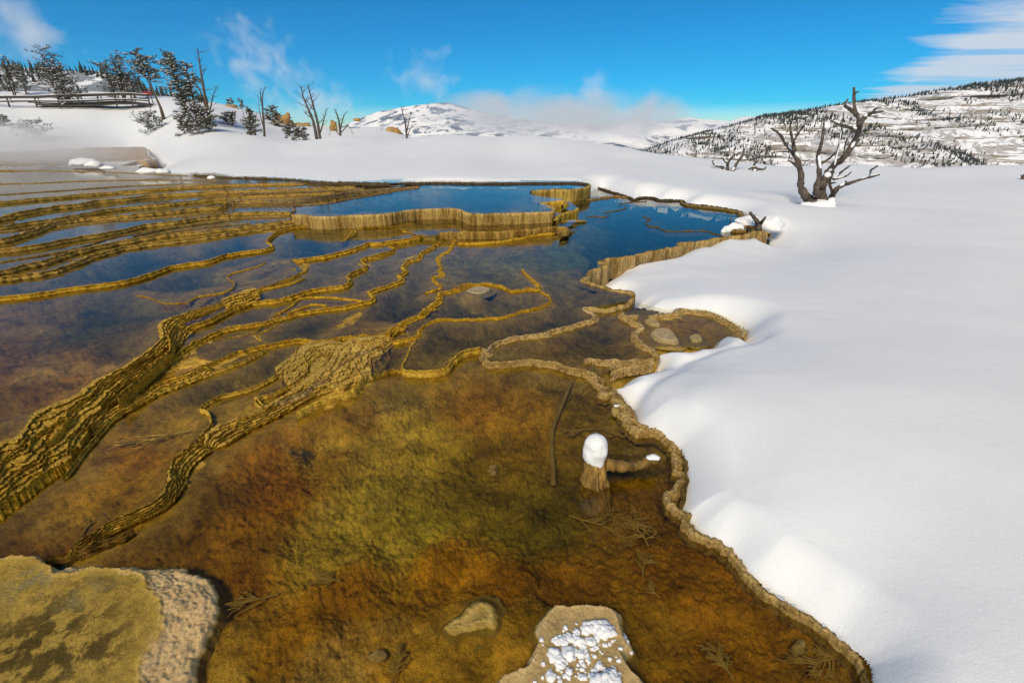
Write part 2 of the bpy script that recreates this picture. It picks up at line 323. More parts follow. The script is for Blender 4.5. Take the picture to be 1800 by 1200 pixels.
# snow edge
SNOW = [(x, y, .05) for x, y in [(1545,1400),(1533,1200),(1524,1172),(1507,1148),(1474,1113),(1433,1083),(1392,1053),(1352,1028),(1318,1003),(1286,965),(1252,945),(1228,926),(1214,906),(1204,886),(1205,862),(1210,840),(1210,818),(1204,795),(1195,780),(1168,762),(1142,748),(1124,733),(1120,715),(1112,699),(1100,685),(1082,674),(1062,658),(1056,648),(1064,646),(1078,656),(1090,660)]]
SNOW += [(x, y, .07) for x, y in [(1093,653),(1102,645),(1125,640),(1150,634),(1162,625),(1155,615),(1142,607),(1150,602),(1175,601),(1207,605),(1225,603),(1252,605),(1257,590),(1265,582),(1277,580),(1292,584),(1307,594),(1311,588),(1311,580),(1319,568),(1320,560)]]
SNOW += [(x, y, .06) for x, y in [(1300,551),(1262,541),(1225,541),(1190,541),(1165,537),(1135,532),(1122,524),(1119,517),(1110,513)]]
SNOW += [(x, y, -.12) for x, y in [(1090,513),(1066,508),(1050,501),(1055,487),(1077,475),(1082,466),(1122,460),(1167,455),(1195,444),(1212,440),(1223,439),(1237,431),(1255,427),(1282,427),(1312,421),(1352,413)]]
SNOW += [(x, y, .08) for x, y in [(1356,408),(1345,398),(1330,388),(1315,377),(1300,369),(1260,362),(1207,357),(1197,351),(1160,350),(1147,346),(1125,346),(1115,350),(1105,345),(1075,336),(1055,330)]]
SNOW += [(x, y, .33) for x, y in [(1035,324),(1012,320),(970,320),(900,320),(850,321),(780,320),(737,320),(687,322)]]
SNOW += [(x, y, .44) for x, y in [(575,320),(512,315),(450,312),(412,312),(375,306),(300,306),(287,301),(240,302),(250,292),(212,294),(237,285)]]
SNOW += [(x, y, .62) for x, y in [(272,275),(260,270),(257,260),(225,258.5),(120,262),(0,266),(-150,270),(-420,278)]]
SNOW = [((x+3, y-3, z) if 900 < y < 1180 and z == .05 else (x, y, z)) for x, y, z in SNOW]
snow_w = np.array([G(*p)[:2] for p in SNOW]); 
snow_c = curve(snow_w, k=5)
snow_poly = np.vstack([[[2.2, -.6], [60, -5], [200, 60], [200, 250], [-250, 250], [-200, 60], [-60, 24]][::1]])
snow_poly = np.vstack([snow_c[:1]*[1, 1], [[3.0, -1.5], [60, -12], [260, 60], [260, 260], [-300, 260], [-300, 40]], snow_c[::-1]])
# ---------------------------------------------------------------- grid (polar: fine near, coarser far)
def grid(naz, nr, rmin, rmax, azc=64, azm=88, nout=40):
    az = np.concatenate([np.linspace(-azm, -azc, nout, endpoint=False), np.linspace(-azc, azc, naz), np.linspace(azc, azm, nout+1)[1:]])
    a0, a1 = math.atan(CH/rmin), math.atan(CH/rmax)
    a = np.linspace(a0, a1, nr); r = CH/np.tan(a)
    return np.radians(az), r
AZ, RR = grid(1180, 640, .35, 55)
nA, nR = len(AZ), len(RR)
def to_ij(p, AZ=AZ, RR=RR):
    x, y = p[:, 0], p[:, 1]; az = np.arctan2(x, y); r = np.hypot(x, y)
    return np.interp(az, AZ, np.arange(len(AZ))), np.interp(r, RR, np.arange(len(RR)))
def densify(p, m=1):
    q = np.vstack([p, p[:1]]); out = []
    for a, b in zip(q[:-1], q[1:]):
        n = max(1, min(200, int(np.hypot(*(b-a))/max(.01, .02*np.hypot(*a))))); t = np.linspace(0, 1, n, endpoint=False)[:, None]; out.append(a+(b-a)*t)
    return np.vstack(out)
def raster(poly, AZ=AZ, RR=RR):
    p = densify(np.asarray(poly, float)); keep = p
    i, j = to_ij(keep, AZ, RR); n, m = len(AZ), len(RR)
    tog = np.zeros((n, m+1), np.int32)
    i2 = np.roll(i, -1); j2 = np.roll(j, -1)
    for a, b, c, d in zip(i, j, i2, j2):
        if a == c: continue
        lo, hi = (a, c) if a < c else (c, a)
        k = np.arange(math.ceil(lo), math.ceil(hi))
        if len(k) == 0: continue
        jj = b+(d-b)*(k-a)/(c-a)
        tog[k, np.clip(np.ceil(jj), 0, m).astype(int)] += 1
    return (np.cumsum(tog[:, :m], axis=1) % 2) == 1
def wline(name, z, rev=False):
    p = curve([G(x, y, z)[:2] for x, y in L[name]], k=5)
    return p[::-1] if rev else p
def wpts(pts, z): return np.array([G(x, y, z)[:2] for x, y in pts])
LV = dict(N=0.0, one=.03, two=.05, three=.07, four=.10, five=.13, six=.16, h1=.19, h2=.22, h3=.26, h4=.30, h5=.34, h6=.39, h7=.43, h8=.6, M=.15, U=.33, S=.22)
BAS = np.vstack([wline('near', .02, True), wpts([(1105,635),(1150,630),(1158,622),(1150,603),(1250,605),(1309,592)], .05), wpts([(1312,575),(1275,553),(1245,541),(1202,539),(1175,543),(1135,533),(1112,527)], .05),
                 wline('P', .05, True), wpts([(1350,400),(1330,390),(1315,377),(1300,369)], .05), wpts([(x, y-2.5) for x, y, z in SNOW if z == .08][5:], .05),
                 wpts([(x, y-2) for x, y, z in SNOW if z == .33], .33), wpts([(x, y-2) for x, y, z in SNOW if z == .44], .44), wpts([(x, y-2) for x, y, z in SNOW if z == .62], .62), [[-60, 2], [-.25, .01], [.25, .01]]])
basin = raster(BAS)
def beyond(z, names, right):
    p = []
    for n_, rv in names: p.append(wline(n_, z, rv))
    return np.vstack(p+[wpts(right, z)]+[np.array([[-5, 50], [-120, 60], [-120, 5]])])
region = np.where(basin, LV['N'], -1.0).astype(np.float32)
upR = [(793,412),(773,409),(650,392),(516,378),(518,362),(737,330),(737,318)]
Hr = [(540,388),(516,378),(518,362),(737,330),(737,318)]
Hr2 = [(518,362),(737,330),(737,318)]
def paint(poly, z): region[raster(poly) & basin] = z
bigR = [(1400,640),(1500,500),(1500,400),(1400,330),(1060,318),(737,318)]
paint(np.vstack([wpts([(-420,1180),(0,1000)], .03), beyond(.03, [('Btop14', False), ('Jb', False)], [(740,652),(780,648),(793,633),(817,617),(847,612),(853,633),(873,637),(920,633),(967,637),(1000,646),(1027,650),(1050,662)]+bigR)]), .03)
paint(beyond(.05, [('Alow', False), ], [(300,640),(190,727),(247,697),(287,673),(327,662),(367,640),(417,620),(467,607),(520,598),(567,600),(600,592),(650,590),(687,587),(707,567)][1:]+[(722,608),(717,622),(708,640),(713,650),(740,652),(780,648),(793,633),(817,617),(847,612),(864,612),(872,603),(900,594),(960,586),(1013,570),(1047,558),(1030,541),(1050,543),(1090,538),(1112,530),(1150,500)]+bigR[1:]), .05)
paint(beyond(.07, [('Atop12', False), ('D', False)], upR), .07)
paint(beyond(.10, [('Atop12', False), ('E', False)], [(700,425)]+upR), .10)
paint(beyond(.13, [('Atop', False), ('F', False)], [(700,400),(640,394)]+upR[3:]), .13)
paint(beyond(.16, [('G', False)], [(650,391)]+upR[3:]), .16)
paint(beyond(.19, [('H1', False)], Hr), .19); paint(beyond(.22, [('H2', False)], Hr), .22)
paint(beyond(.26, [('H3', False)], Hr2), .26); paint(beyond(.30, [('H4', False)], Hr2[1:]), .30)
paint(beyond(.34, [('H5', False)], [(640,334),(700,330),(737,318)]), .34); paint(beyond(.39, [('H6', False)], [(700,322)]), .39); paint(beyond(.43, [('H7', False)], [(600,318)]), .43); pass
paint(np.vstack([wpts([(640,400),(700,398),(733,412),(765,413)], .15), wline('Mr', .15), wpts([(1012,388),(985,385),(900,370),(650,370),(600,378),(620,392)], .15)]), .15)
paint(np.vstack([wline('Sp', .22), wpts([(1015,366),(1000,355),(975,360),(968,368),(970,380)], .22)]), .22)
paint(np.vstack([wline('Ul', .33, True), wline('U', .33), wline('U2', .33)[:-3], wpts([(985,350),(970,349),(940,345),(930,341)], .33), wline('U3', .33), wpts([(1035,318),(737,315)], .33)]), .33)
X = np.outer(np.sin(AZ), RR); Y = np.outer(np.cos(AZ), RR)
# ---------------------------------------------------------------- colour and depth of the bed, by place
CT = [  # px, py, sRGB of the wet deposit, sky reflection painted into the bluish ones, depth
 (600,1000,(100,68,18),.07),(800,950,(128,90,22),.06),(500,1100,(105,75,22),.06),(1000,1000,(88,58,15),.08),(1300,1100,(86,58,14),.07),(1150,850,(72,50,18),.10),(1200,950,(95,64,16),.06),(1100,1130,(95,65,14),.06),(1450,1180,(82,58,20),.05),
 (700,730,(138,116,66),.10),(640,760,(130,108,60),.11),(650,850,(128,110,58),.12),(600,900,(132,112,60),.12),(560,930,(118,98,52),.11),(700,900,(120,102,52),.12),(740,860,(112,98,48),.14),(740,760,(118,98,48),.12),(800,800,(78,64,26),.15),(870,760,(88,68,26),.15),(900,850,(74,62,24),.15),(950,870,(68,58,20),.13),(820,690,(118,84,34),.09),(900,720,(108,78,28),.10),
 (950,700,(100,74,30),.10),(1000,680,(66,52,24),.10),(1050,720,(70,56,22),.09),(1100,780,(62,48,18),.09),(780,670,(105,80,36),.07),(700,670,(72,58,28),.08),(620,720,(95,70,30),.08),(540,790,(105,80,36),.08),(450,850,(90,58,14),.06),(330,950,(80,54,16),.06),(400,1000,(92,60,14),.05),(300,900,(66,46,14),.06),(420,780,(105,70,22),.05),(540,1040,(110,78,20),.05),(700,1080,(120,88,30),.05),(760,1180,(110,84,36),.04),(480,1180,(130,104,56),.03),(900,1000,(100,66,14),.06),(860,1120,(98,75,30),.04),(560,760,(130,104,60),.1),
 (200,830,(108,80,32),.04),(150,870,(116,88,38),.04),(50,920,(70,48,14),.06),(120,930,(72,48,12),.06),(230,780,(110,76,26),.03),(300,740,(122,96,54),.03),(400,720,(126,100,58),.02),(430,650,(76,62,30),.05),(370,685,(66,55,28),.06),(480,630,(62,52,26),.06),(400,560,(66,56,40),.05),(350,640,(135,100,44),.012),(520,700,(130,92,34),.015),(570,640,(150,118,62),.012),(600,655,(150,112,52),.012),(640,600,(152,118,62),.012),(530,575,(72,60,36),.05),(590,570,(80,64,38),.04),(620,560,(125,95,52),.02),(660,565,(130,100,55),.02),(380,630,(66,56,34),.05),
 (540,560,(60,52,36),.05),(700,545,(44,40,36),.14),(680,525,(48,44,40),.12),(740,530,(52,46,40),.1),(690,620,(52,42,24),.08),(660,640,(56,44,20),.07),
 (50,600,(125,92,62),.10),(150,650,(112,80,42),.08),(100,700,(100,72,30),.08),(0,740,(90,66,28),.08),(230,590,(84,68,50),.10),(200,540,(76,70,64),.12),(120,560,(110,86,66),.11),(-200,700,(95,70,34),.08),(320,520,(76,72,70),.1),(400,505,(92,84,72),.08),
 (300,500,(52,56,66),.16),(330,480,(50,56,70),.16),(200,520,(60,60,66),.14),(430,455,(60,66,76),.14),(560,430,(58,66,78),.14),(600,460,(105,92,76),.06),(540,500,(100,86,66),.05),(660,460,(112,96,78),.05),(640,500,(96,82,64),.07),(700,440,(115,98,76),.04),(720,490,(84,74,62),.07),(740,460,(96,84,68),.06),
 (850,480,(84,74,60),.1),(830,450,(110,98,76),.07),(860,500,(70,60,50),.1),(840,508,(165,138,92),.01),(870,540,(84,72,54),.08),(930,530,(88,72,52),.06),(810,530,(62,54,44),.08),(900,440,(100,98,84),.08),(960,440,(84,88,84),.12),(1000,500,(96,80,56),.07),(1060,525,(98,82,50),.06),(980,550,(48,42,34),.12),(1040,550,(56,46,28),.1),(920,575,(66,54,36),.09),(780,590,(66,54,34),.07),(790,620,(106,88,54),.06),(850,590,(78,64,36),.08),(1000,480,(96,86,66),.08),
 (950,620,(116,90,42),.05),(1080,600,(84,68,28),.07),(1010,600,(92,74,34),.06),(1110,620,(78,60,22),.07),(1200,580,(120,92,44),.04),(1250,590,(112,88,46),.04),(1150,570,(150,115,60),.02),
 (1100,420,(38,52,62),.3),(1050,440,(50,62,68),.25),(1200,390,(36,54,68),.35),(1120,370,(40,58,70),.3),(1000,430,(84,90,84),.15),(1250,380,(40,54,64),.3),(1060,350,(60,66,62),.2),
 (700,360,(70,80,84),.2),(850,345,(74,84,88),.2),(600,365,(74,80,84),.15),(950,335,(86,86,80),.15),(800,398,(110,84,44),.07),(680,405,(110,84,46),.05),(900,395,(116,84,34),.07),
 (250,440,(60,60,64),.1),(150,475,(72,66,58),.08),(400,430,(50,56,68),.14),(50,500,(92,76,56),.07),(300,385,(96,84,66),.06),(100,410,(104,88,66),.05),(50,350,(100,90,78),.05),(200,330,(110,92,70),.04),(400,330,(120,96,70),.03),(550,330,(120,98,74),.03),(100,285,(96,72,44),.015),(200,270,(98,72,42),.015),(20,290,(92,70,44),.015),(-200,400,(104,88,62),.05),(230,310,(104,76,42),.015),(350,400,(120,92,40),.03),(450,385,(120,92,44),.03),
 (830,1088,(150,116,60),.010),(795,1108,(140,108,54),.014),(870,1075,(130,100,46),.016),(905,1120,(126,96,48),.02),(960,1035,(96,72,28),.035),(1120,1080,(100,74,28),.04),(400,1060,(120,92,46),.022),(390,1150,(136,108,58),.02),(200,975,(84,58,18),.04),(300,1150,(120,92,44),.03),(100,1150,(110,84,30),.05),(1150,700,(120,95,50),.04)]
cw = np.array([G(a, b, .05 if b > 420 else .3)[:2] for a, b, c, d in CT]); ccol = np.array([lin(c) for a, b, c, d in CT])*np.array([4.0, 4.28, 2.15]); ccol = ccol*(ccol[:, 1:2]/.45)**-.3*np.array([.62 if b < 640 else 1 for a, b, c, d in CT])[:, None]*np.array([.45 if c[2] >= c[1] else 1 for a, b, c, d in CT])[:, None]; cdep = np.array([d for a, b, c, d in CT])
caz = np.arctan2(cw[:, 0], cw[:, 1]); crr = np.arctan2(CH, np.hypot(cw[:, 0], cw[:, 1]))
def field(x, y):
    sh = x.shape; x = x.ravel(); y = y.ravel()
    wx = x+ (fbm(x*1.1, y*1.1, 71, 4)-.5)*.14*np.hypot(x, y)**.9; wy = y+(fbm(x*1.1, y*1.1, 83, 4)-.5)*.24*np.hypot(x, y)**.9
    az = np.arctan2(wx, wy); rr = np.arctan2(CH, np.hypot(wx, wy))
    W = 0; Cc = 0; D = 0
    for i in range(len(CT)):
        d2 = ((az-caz[i])*np.cos(crr[i]*.9))**2+(1.5*(rr-crr[i]))**2+1.2e-4; ww = d2**-2.1
        W = W+ww; Cc = Cc+ww[:, None]*ccol[i]; D = D+ww*cdep[i]
    return (Cc/W[:, None]).reshape(*sh, 3), (D/W).reshape(sh)
s2 = 3
ci = np.arange(0, nA, s2); cj = np.arange(0, nR, s2)
if ci[-1] != nA-1: ci = np.append(ci, nA-1)
if cj[-1] != nR-1: cj = np.append(cj, nR-1)
fc, fd = field(X[np.ix_(ci, cj)], Y[np.ix_(ci, cj)])
def up(a):
    fi = np.interp(np.arange(nA), ci, np.arange(len(ci))); fj = np.interp(np.arange(nR), cj, np.arange(len(cj)))
    i0 = np.minimum(fi.astype(int), len(ci)-2); j0 = np.minimum(fj.astype(int), len(cj)-2); u = (fi-i0)[:, None]; v = (fj-j0)[None]
    if a.ndim == 3: u = u[..., None]; v = v[..., None]
    q = lambda di, dj: a[np.ix_(i0+di, j0+dj)]
    return (q(0, 0)*(1-u)+q(1, 0)*u)*(1-v)+(q(0, 1)*(1-u)+q(1, 1)*u)*v
BC = up(fc); BD = up(fd)
tone = (.62+.76*fbm(X*2.6, Y*2.6, 101, 5, .6))*(.72+.56*fbm(X*11, Y*11, 107, 4, .6)); BC = BC*tone[..., None]*1.08; pale_ = sstep(.56, .72, fbm(X*1.7+5, Y*2.4, 113, 5, .62))[..., None]*.45; BC = BC*(1-pale_*.8)+(BC.mean(-1, keepdims=True)*np.array([1.55, 1.22, .5])*1.25)*pale_
reg = region.copy()
low = reg.copy()
for di in (-1, 0, 1):
    for dj in (-1, 0, 1): low = np.minimum(low, np.roll(np.roll(reg, di, 0), dj, 1))
low = np.where(reg < -.5, -1, np.where(low < -.5, reg, low))
relief = (fbm(X*2.2, Y*2.2, 3, 4)-.5)*.10+(fbm(X*9, Y*9, 5, 4, .6)-.5)*.045+(np.abs(fbm(X*26, Y*26, 9, 3, .6)-.5))*.03+(fbm(X*60, Y*60, 19, 2)-.5)*.012*(np.hypot(X, Y) < 4)
# distance to the nearest rim, as a share of the distance to the eye: the deposit shoals towards every rim
cX, cY = X[np.ix_(ci, cj)], Y[np.ix_(ci, cj)]
RZ = dict(U=.33, U2=.33, U3=.33, Ul=.33, Ul2=.33, Mr=.15, P=.05, near=.02, Qup=.05, Qlow=.04, Atop=.13, G=.16, H1=.19, H2=.22, H3=.26, H4=.3, H5=.34, H6=.39, H7=.43, F=.13, E=.1, T1=.43, T2=.43, T3=.43, T4=.39, T5=.22, T6=.22, T7=.24, T8=.3, T9=.26)
cd_ = np.full(cX.shape, 1e9); caz_ = np.arctan2(cX, cY); crr_ = np.hypot(cX, cY)
for nm_, ln_ in L.items():
    if nm_ in ('Atop12', 'Btop14', 'P', 'Pb', 'near', 'Pa', 'Pc', 'Pd', 'Pe', 'U', 'U2', 'U3', 'Sp', 'Mr'): continue
    q_ = np.array([G(a, b, RZ.get(nm_, .06))[:2] for a, b in ln_])
    for (ax, ay), (bx, by) in zip(q_[:-1], q_[1:]):
        i0 = max(0, int(np.searchsorted(AZ[ci], min(math.atan2(ax, ay), math.atan2(bx, by))-.12))); i1 = int(np.searchsorted(AZ[ci], max(math.atan2(ax, ay), math.atan2(bx, by))+.12))
        if i1 <= i0: continue
        gx_, gy_ = cX[i0:i1], cY[i0:i1]; dx, dy = bx-ax, by-ay; t = np.clip(((gx_-ax)*dx+(gy_-ay)*dy)/(dx*dx+dy*dy+1e-12), 0, 1)
        cd_[i0:i1] = np.minimum(cd_[i0:i1], (gx_-ax-t*dx)**2+(gy_-ay-t*dy)**2)
RD = up(np.minimum(np.sqrt(cd_)/np.maximum(crr_, .5), 1))*800        # about pixels of the photograph, measured on the ground
RDn = RD*(.6+.8*fbm(X*4, Y*4, 91, 4, .6))
shoal = sstep(4, 46, RDn)
BD = BD*(.12+.88*shoal)
och = np.array([.70, .44, .05])
fr2 = (np.hypot(X, Y) < 19)[..., None]; RDn = np.where(np.hypot(X, Y) < 19, RDn, 99)
BC = BC*(1-.75*sstep(22, 2, RDn)[..., None])+och*.75*sstep(22, 2, RDn)[..., None]
BC = BC*(1-.35*sstep(60, 12, RDn)[..., None])+np.array([.70, .50, .14])*.35*sstep(60, 12, RDn)[..., None]
depth = BD*(1+(fbm(X*3, Y*3, 15, 3)-.5)*.5)
rel = relief*np.clip(BD/.05, .25, 1.3)
Zb = low-depth+rel
mudr = np.hypot(X, Y); mud = np.clip((mudr-22-3*fbm(X*.3, Y*.3, 77, 3))*.010, 0, .2)*(reg > .42)*sstep(-16, -24, X)+(fbm(X*.8, Y*1.6, 78, 4)-.55)*.05*(reg > .42)
Zb = np.where(reg > -.5, np.minimum(Zb, low-.004+np.clip(rel, 0, .012)*(BD < .02))+np.where(mud > 0, mud, 0), 0)
# ---------------------------------------------------------------- snow surface (thin plate through surveyed heights)
SP_ = [('z',)+p for p in [(1545,1300,.10),(1600,1200,.17),(1700,1200,.20),(1800,1200,.22),(1510,1050,.14),(1700,1000,.22),(1350,900,.16),(1270,850,.12),(1500,850,.22),(1750,850,.26),(1180,720,.14),(1220,700,.2),(1400,700,.24),(1700,650,.26),(1330,580,.12),(1360,555,.18),(1500,560,.2),(1250,500,.05),(1130,480,-.07),(1100,500,-.06),(1200,475,-.03),(1380,430,-.08),(1500,450,.02),(1750,500,.1),(1400,385,.10),(1345,370,.25),(1600,380,.0),(1795,400,.0),(1240,345,.28),(1150,335,.32),(1090,325,.35),(1230,630,.10),(1130,655,.08),(1180,610,.08),(1280,600,.16),(1420,350,.08),(1240,530,.12)]]
SP_ += [('t',)+p for p in [(1300,286,26),(1500,291,26),(1700,294,26),(1900,296,26),(1200,276,27),(1300,331,15),(1500,332,15),(1700,334,15),(1900,334,15),(1300,309,20),(1500,312,20),(1700,314,20),(1900,316,20),(2200,316,20),(2200,345,13),(1900,385,10.5),(2300,430,8),(1200,291,21),(1100,281,22),(1100,262,29),(1000,249,30),(920,242,31),(750,240,32),(600,240,32),(450,240,32),(350,240,32),(700,300,15.5),(850,300,15.5),(1000,303,15.5),(700,270,22),(900,275,22),(500,295,17),(500,270,23),(300,290,21),(1080,300,16),(1200,305,17),
  (300,262,31),(200,250,40),(100,253,38),(0,257,36),(-200,262,34),(250,215,43),(150,215,44),(50,215,44),(-200,210,44),(20,187,49),(140,189,49),(250,190,49),(-250,175,51),(-100,155,60),(50,160,60),(160,163,60),(280,170,58),(360,178,56),(440,195,56),(500,213,56),(560,220,56),(620,226,57),(660,224,58),(690,232,60),(400,215,40),
  (500,246,40),(600,246,40),(700,248,42),(800,250,42),(330,215,38),(430,236,36)]]
tp = []; tz = []
for k_, a_, b_, c_ in SP_:
    p_ = G(a_, b_, c_) if k_ == 'z' else T(a_, b_, c_)
    tp.append(p_[:2]); tz.append(p_[2])
for x_, y_, z_ in [(0,45,-1),(15,40,-2.5),(30,35,-2.6),(0,65,-6),(25,60,-8),(60,45,-8),(50,10,.0),(20,5,.2),(6,-4,.3),(40,75,-14),(-5,90,-14),(-40,90,1),(-90,90,6),(-70,30,3)]:
    tp.append((x_, y_)); tz.append(z_)
tp = np.array(tp); tz = np.array(tz)
def phi(r2): return np.where(r2 > 1e-9, .5*r2*np.log(np.maximum(r2, 1e-9)), 0)
n_ = len(tp); A_ = np.zeros((n_+3, n_+3)); d2 = ((tp[:, None]-tp[None])**2).sum(-1)
# work in a warped plane so that near and far heights weigh alike
def warp(x, y):
    r = np.hypot(x, y); k = np.log1p(r/1.5)/np.maximum(r, 1e-6); return x*k, y*k
wx_, wy_ = warp(tp[:, 0], tp[:, 1]); wq = np.stack([wx_, wy_], 1); d2 = ((wq[:, None]-wq[None])**2).sum(-1)
A_[:n_, :n_] = phi(d2)+np.eye(n_)*2e-4; A_[:n_, n_] = 1; A_[:n_, n_+1:] = wq; A_[n_:, :n_] = A_[:n_, n_:].T
sol = np.linalg.solve(A_, np.concatenate([tz, [0, 0, 0]]))
def snowz(x, y):
    x = np.asarray(x, float); y = np.asarray(y, float)
    a, b = warp(x, y); z = sol[n_]+sol[n_+1]*a+sol[n_+2]*b
    for i in range(n_): z = z+sol[i]*phi((a-wq[i, 0])**2+(b-wq[i, 1])**2)
    r = np.hypot(x, y)
    z = z+(fbm(x*.35, y*.35, 21, 3)-.5)*.02*np.sqrt(r)
    z = z+(fbm(x*.12, y*.12, 29, 3)-.5)*.25*sstep(30, 50, r)
    return z
SAZ, _ = grid(1000, 10, .7, 140, azm=100, nout=24)
SRR = CH/np.tan(np.concatenate([np.linspace(math.atan(CH/.6), math.radians(30), 390, endpoint=False), np.linspace(math.radians(30), math.atan(CH/140), 230)]))
SX = np.outer(np.sin(SAZ), SRR); SY = np.outer(np.cos(SAZ), SRR)
inside = raster(snow_poly, SAZ, SRR)
def segdist(px, py, line, maxd=None):
    best = np.full(px.shape, 1e9); 
    for (ax, ay), (bx, by) in zip(line[:-1], line[1:]):
        dx, dy = bx-ax, by-ay; l2 = dx*dx+dy*dy+1e-12
        t = np.clip(((px-ax)*dx+(py-ay)*dy)/l2, 0, 1)
        d = (px-ax-t*dx)**2+(py-ay-t*dy)**2
        np.minimum(best, d, out=best)
    return np.sqrt(best)
edge = snow_c
pmask = inside.copy()
for di in (-1, 0, 1):
    for dj in (-1, 0, 1): pmask |= np.roll(np.roll(inside, di, 0), dj, 1)
dd = np.full(SX.shape, 5.0)
sub = pmask & (SRR[None] < 60)
# edge waviness is part of the snow: distances to the smoothed edge, chunked by angle
ix = np.where(sub); xs = SX[ix]; ys = SY[ix]; eaz = np.arctan2(edge[:, 0], edge[:, 1]); paz = np.arctan2(xs, ys); out = np.full(xs.shape, 5.0)
chunks = np.linspace(-1.75, 1.75, 29)
er = np.hypot(edge[:, 0], edge[:, 1])
for c0_, c1_ in zip(chunks[:-1], chunks[1:]):
    m_ = (paz >= c0_) & (paz < c1_)
    if not m_.any(): continue
    e_ = (np.minimum(eaz[:-1], eaz[1:]) < c1_+.7) & (np.maximum(eaz[:-1], eaz[1:]) > c0_-.7)
    if not e_.any(): continue
    px_, py_ = xs[m_], ys[m_]; best = np.full(px_.shape, 25.0)
    for k_ in np.where(e_)[0]:
        (ax, ay), (bx, by) = edge[k_], edge[k_+1]; dx, dy = bx-ax, by-ay; l2 = dx*dx+dy*dy+1e-12
        t_ = np.clip(((px_-ax)*dx+(py_-ay)*dy)/l2, 0, 1); np.minimum(best, (px_-ax-t_*dx)**2+(py_-ay-t_*dy)**2, out=best)
    out[m_] = np.sqrt(best)
dd[ix] = out
sd_ = np.where(inside, dd, -dd)
rs = np.hypot(SX, SY)
RO = .10+.042*rs; RO = np.minimum(RO, .9)                      # how far in the shoulder rounds off
q_ = np.clip(sd_/RO, 0, 1); prof = .2*np.sqrt(np.clip(1-(1-q_)**2, 0, 1))+.8*np.sin(q_*math.pi/2)
prof2 = np.clip(sd_/(RO*7), 0, 1); prof2 = 1-(1-prof2)**2
Sz = snowz(SX, SY)
TH = .07+.022*np.minimum(rs, 25)
SZ = Sz-TH*(1-prof)-.05*(1-prof2)*np.clip(rs/3, .6, 1.5)+.05
lump = (fbm(SX*2.2, SY*2.2, 33, 3)-.5)*.022*np.exp(-np.clip(sd_, 0, 9)/.35)
SZ = SZ+lump+(fbm(SX*1.3, SY*1.3, 44, 2)-.5)*.02
SZ = np.where(sd_ < 0, Sz-TH+.05-.05*np.clip(rs/3, .6, 1.5)+sd_*3, SZ)
# a shallow melt hollow winding through the snow beside the side pool
mel = np.array([G(x, y, .15)[:2] for x, y in [(1110,680),(1125,668),(1160,650),(1195,632),(1205,618),(1250,611),(1310,602),(1330,585)]]); 
dm = segdist(SX, SY, curve(mel, k=4)) if True else 0
SZ = SZ-.045*np.exp(-(dm/.07)**2)
# the cast bowl round the big dead tree
tb = G(1440, 357, .06); SZ = SZ-.14*np.exp(-(((SX-tb[0]+.4)/1.3)**2+((SY-tb[1])/.7)**2))
nSA, nSR = len(SAZ), len(SRR)
idx = np.arange(nSA*nSR).reshape(nSA, nSR)
def faces_where(mask, idx):
    keep = mask[:-1, :-1] & mask[1:, :-1] & mask[1:, 1:] & mask[:-1, 1:]
    f = np.stack([idx[:-1, :-1], idx[:-1, 1:], idx[1:, 1:], idx[1:, :-1]], -1)[keep]
    return f[:, ::-1]
def compact(V, F, *att):
    u, inv = np.unique(F, return_inverse=True)
    return (V[u], inv.reshape(F.shape))+tuple(a[u] for a in att)
V_ = np.stack([SX, SY, SZ], -1).reshape(-1, 3)
v_, f_ = compact(V_, faces_where(pmask, idx))
meshobj('snow', v_, f_, M['snow'], kind='structure')

# ---------------------------------------------------------------- bed mesh
gz = snowz(X[::2, ::2], Y[::2, ::2]); gz = np.repeat(np.repeat(gz, 2, 0), 2, 1)[:nA, :nR]
gout = np.minimum(gz-.2-.012*np.hypot(X, Y), .015)
pr = np.array([G(x, y, -.1)[:2] for x, y in L['P'][:22]]);
gout = np.where(X > 0.2, gout, gz-.4-.02*np.hypot(X, Y))
Zg = np.where(reg > -.5, Zb, gout+(fbm(X*6, Y*6, 8, 4)-.5)*.05)
far = np.hypot(X, Y) > 50
col = BC.reshape(-1, 3)
idb = np.arange(nA*nR).reshape(nA, nR)
near_b = np.zeros_like(basin); m_ = basin.copy()
for k_ in (2, 5, 9, 14):
    for di, dj in ((k_, 0), (-k_, 0), (0, k_), (0, -k_), (k_, k_), (-k_, -k_), (k_, -k_), (-k_, k_)): m_ |= np.roll(np.roll(basin, di, 0), dj, 1)
V_ = np.stack([X, Y, Zg], -1).reshape(-1, 3)
v_, f_, c_ = compact(V_, faces_where(m_, idb), col)
meshobj('ground', v_, f_, M['bed'], kind='structure', col=c_)
# ---------------------------------------------------------------- water sheets, one per pool level
def water_mesh(z):
    cell = (region[:-1, :-1] == z) | (region[1:, :-1] == z) | (region[:-1, 1:] == z) | (region[1:, 1:] == z)
    cell = (region[:-1, :-1] == z) if z > .3 else cell
    V = []; F = []
    for i in range(nA-1):
        r = cell[i].astype(np.int8); d = np.diff(np.concatenate([[0], r, [0]])); st_ = np.where(d == 1)[0]; en = np.where(d == -1)[0]
        s0, c0_, s1, c1_ = math.sin(AZ[i]), math.cos(AZ[i]), math.sin(AZ[i+1]), math.cos(AZ[i+1])
        for a, b in zip(st_, en):
            r0, r1 = RR[a], RR[b]; n = len(V)
            V += [(s0*r0, c0_*r0, z), (s1*r0, c1_*r0, z), (s1*r1, c1_*r1, z), (s0*r1, c0_*r1, z)]; F.append((n, n+1, n+2, n+3))
    return np.array(V), np.array(F)
for z_ in sorted(set(np.unique(region)) - {-1.0}):
    v_, f_ = water_mesh(z_)
    if len(v_): meshobj('water', v_, f_, M['water'], kind='structure', smooth=False)

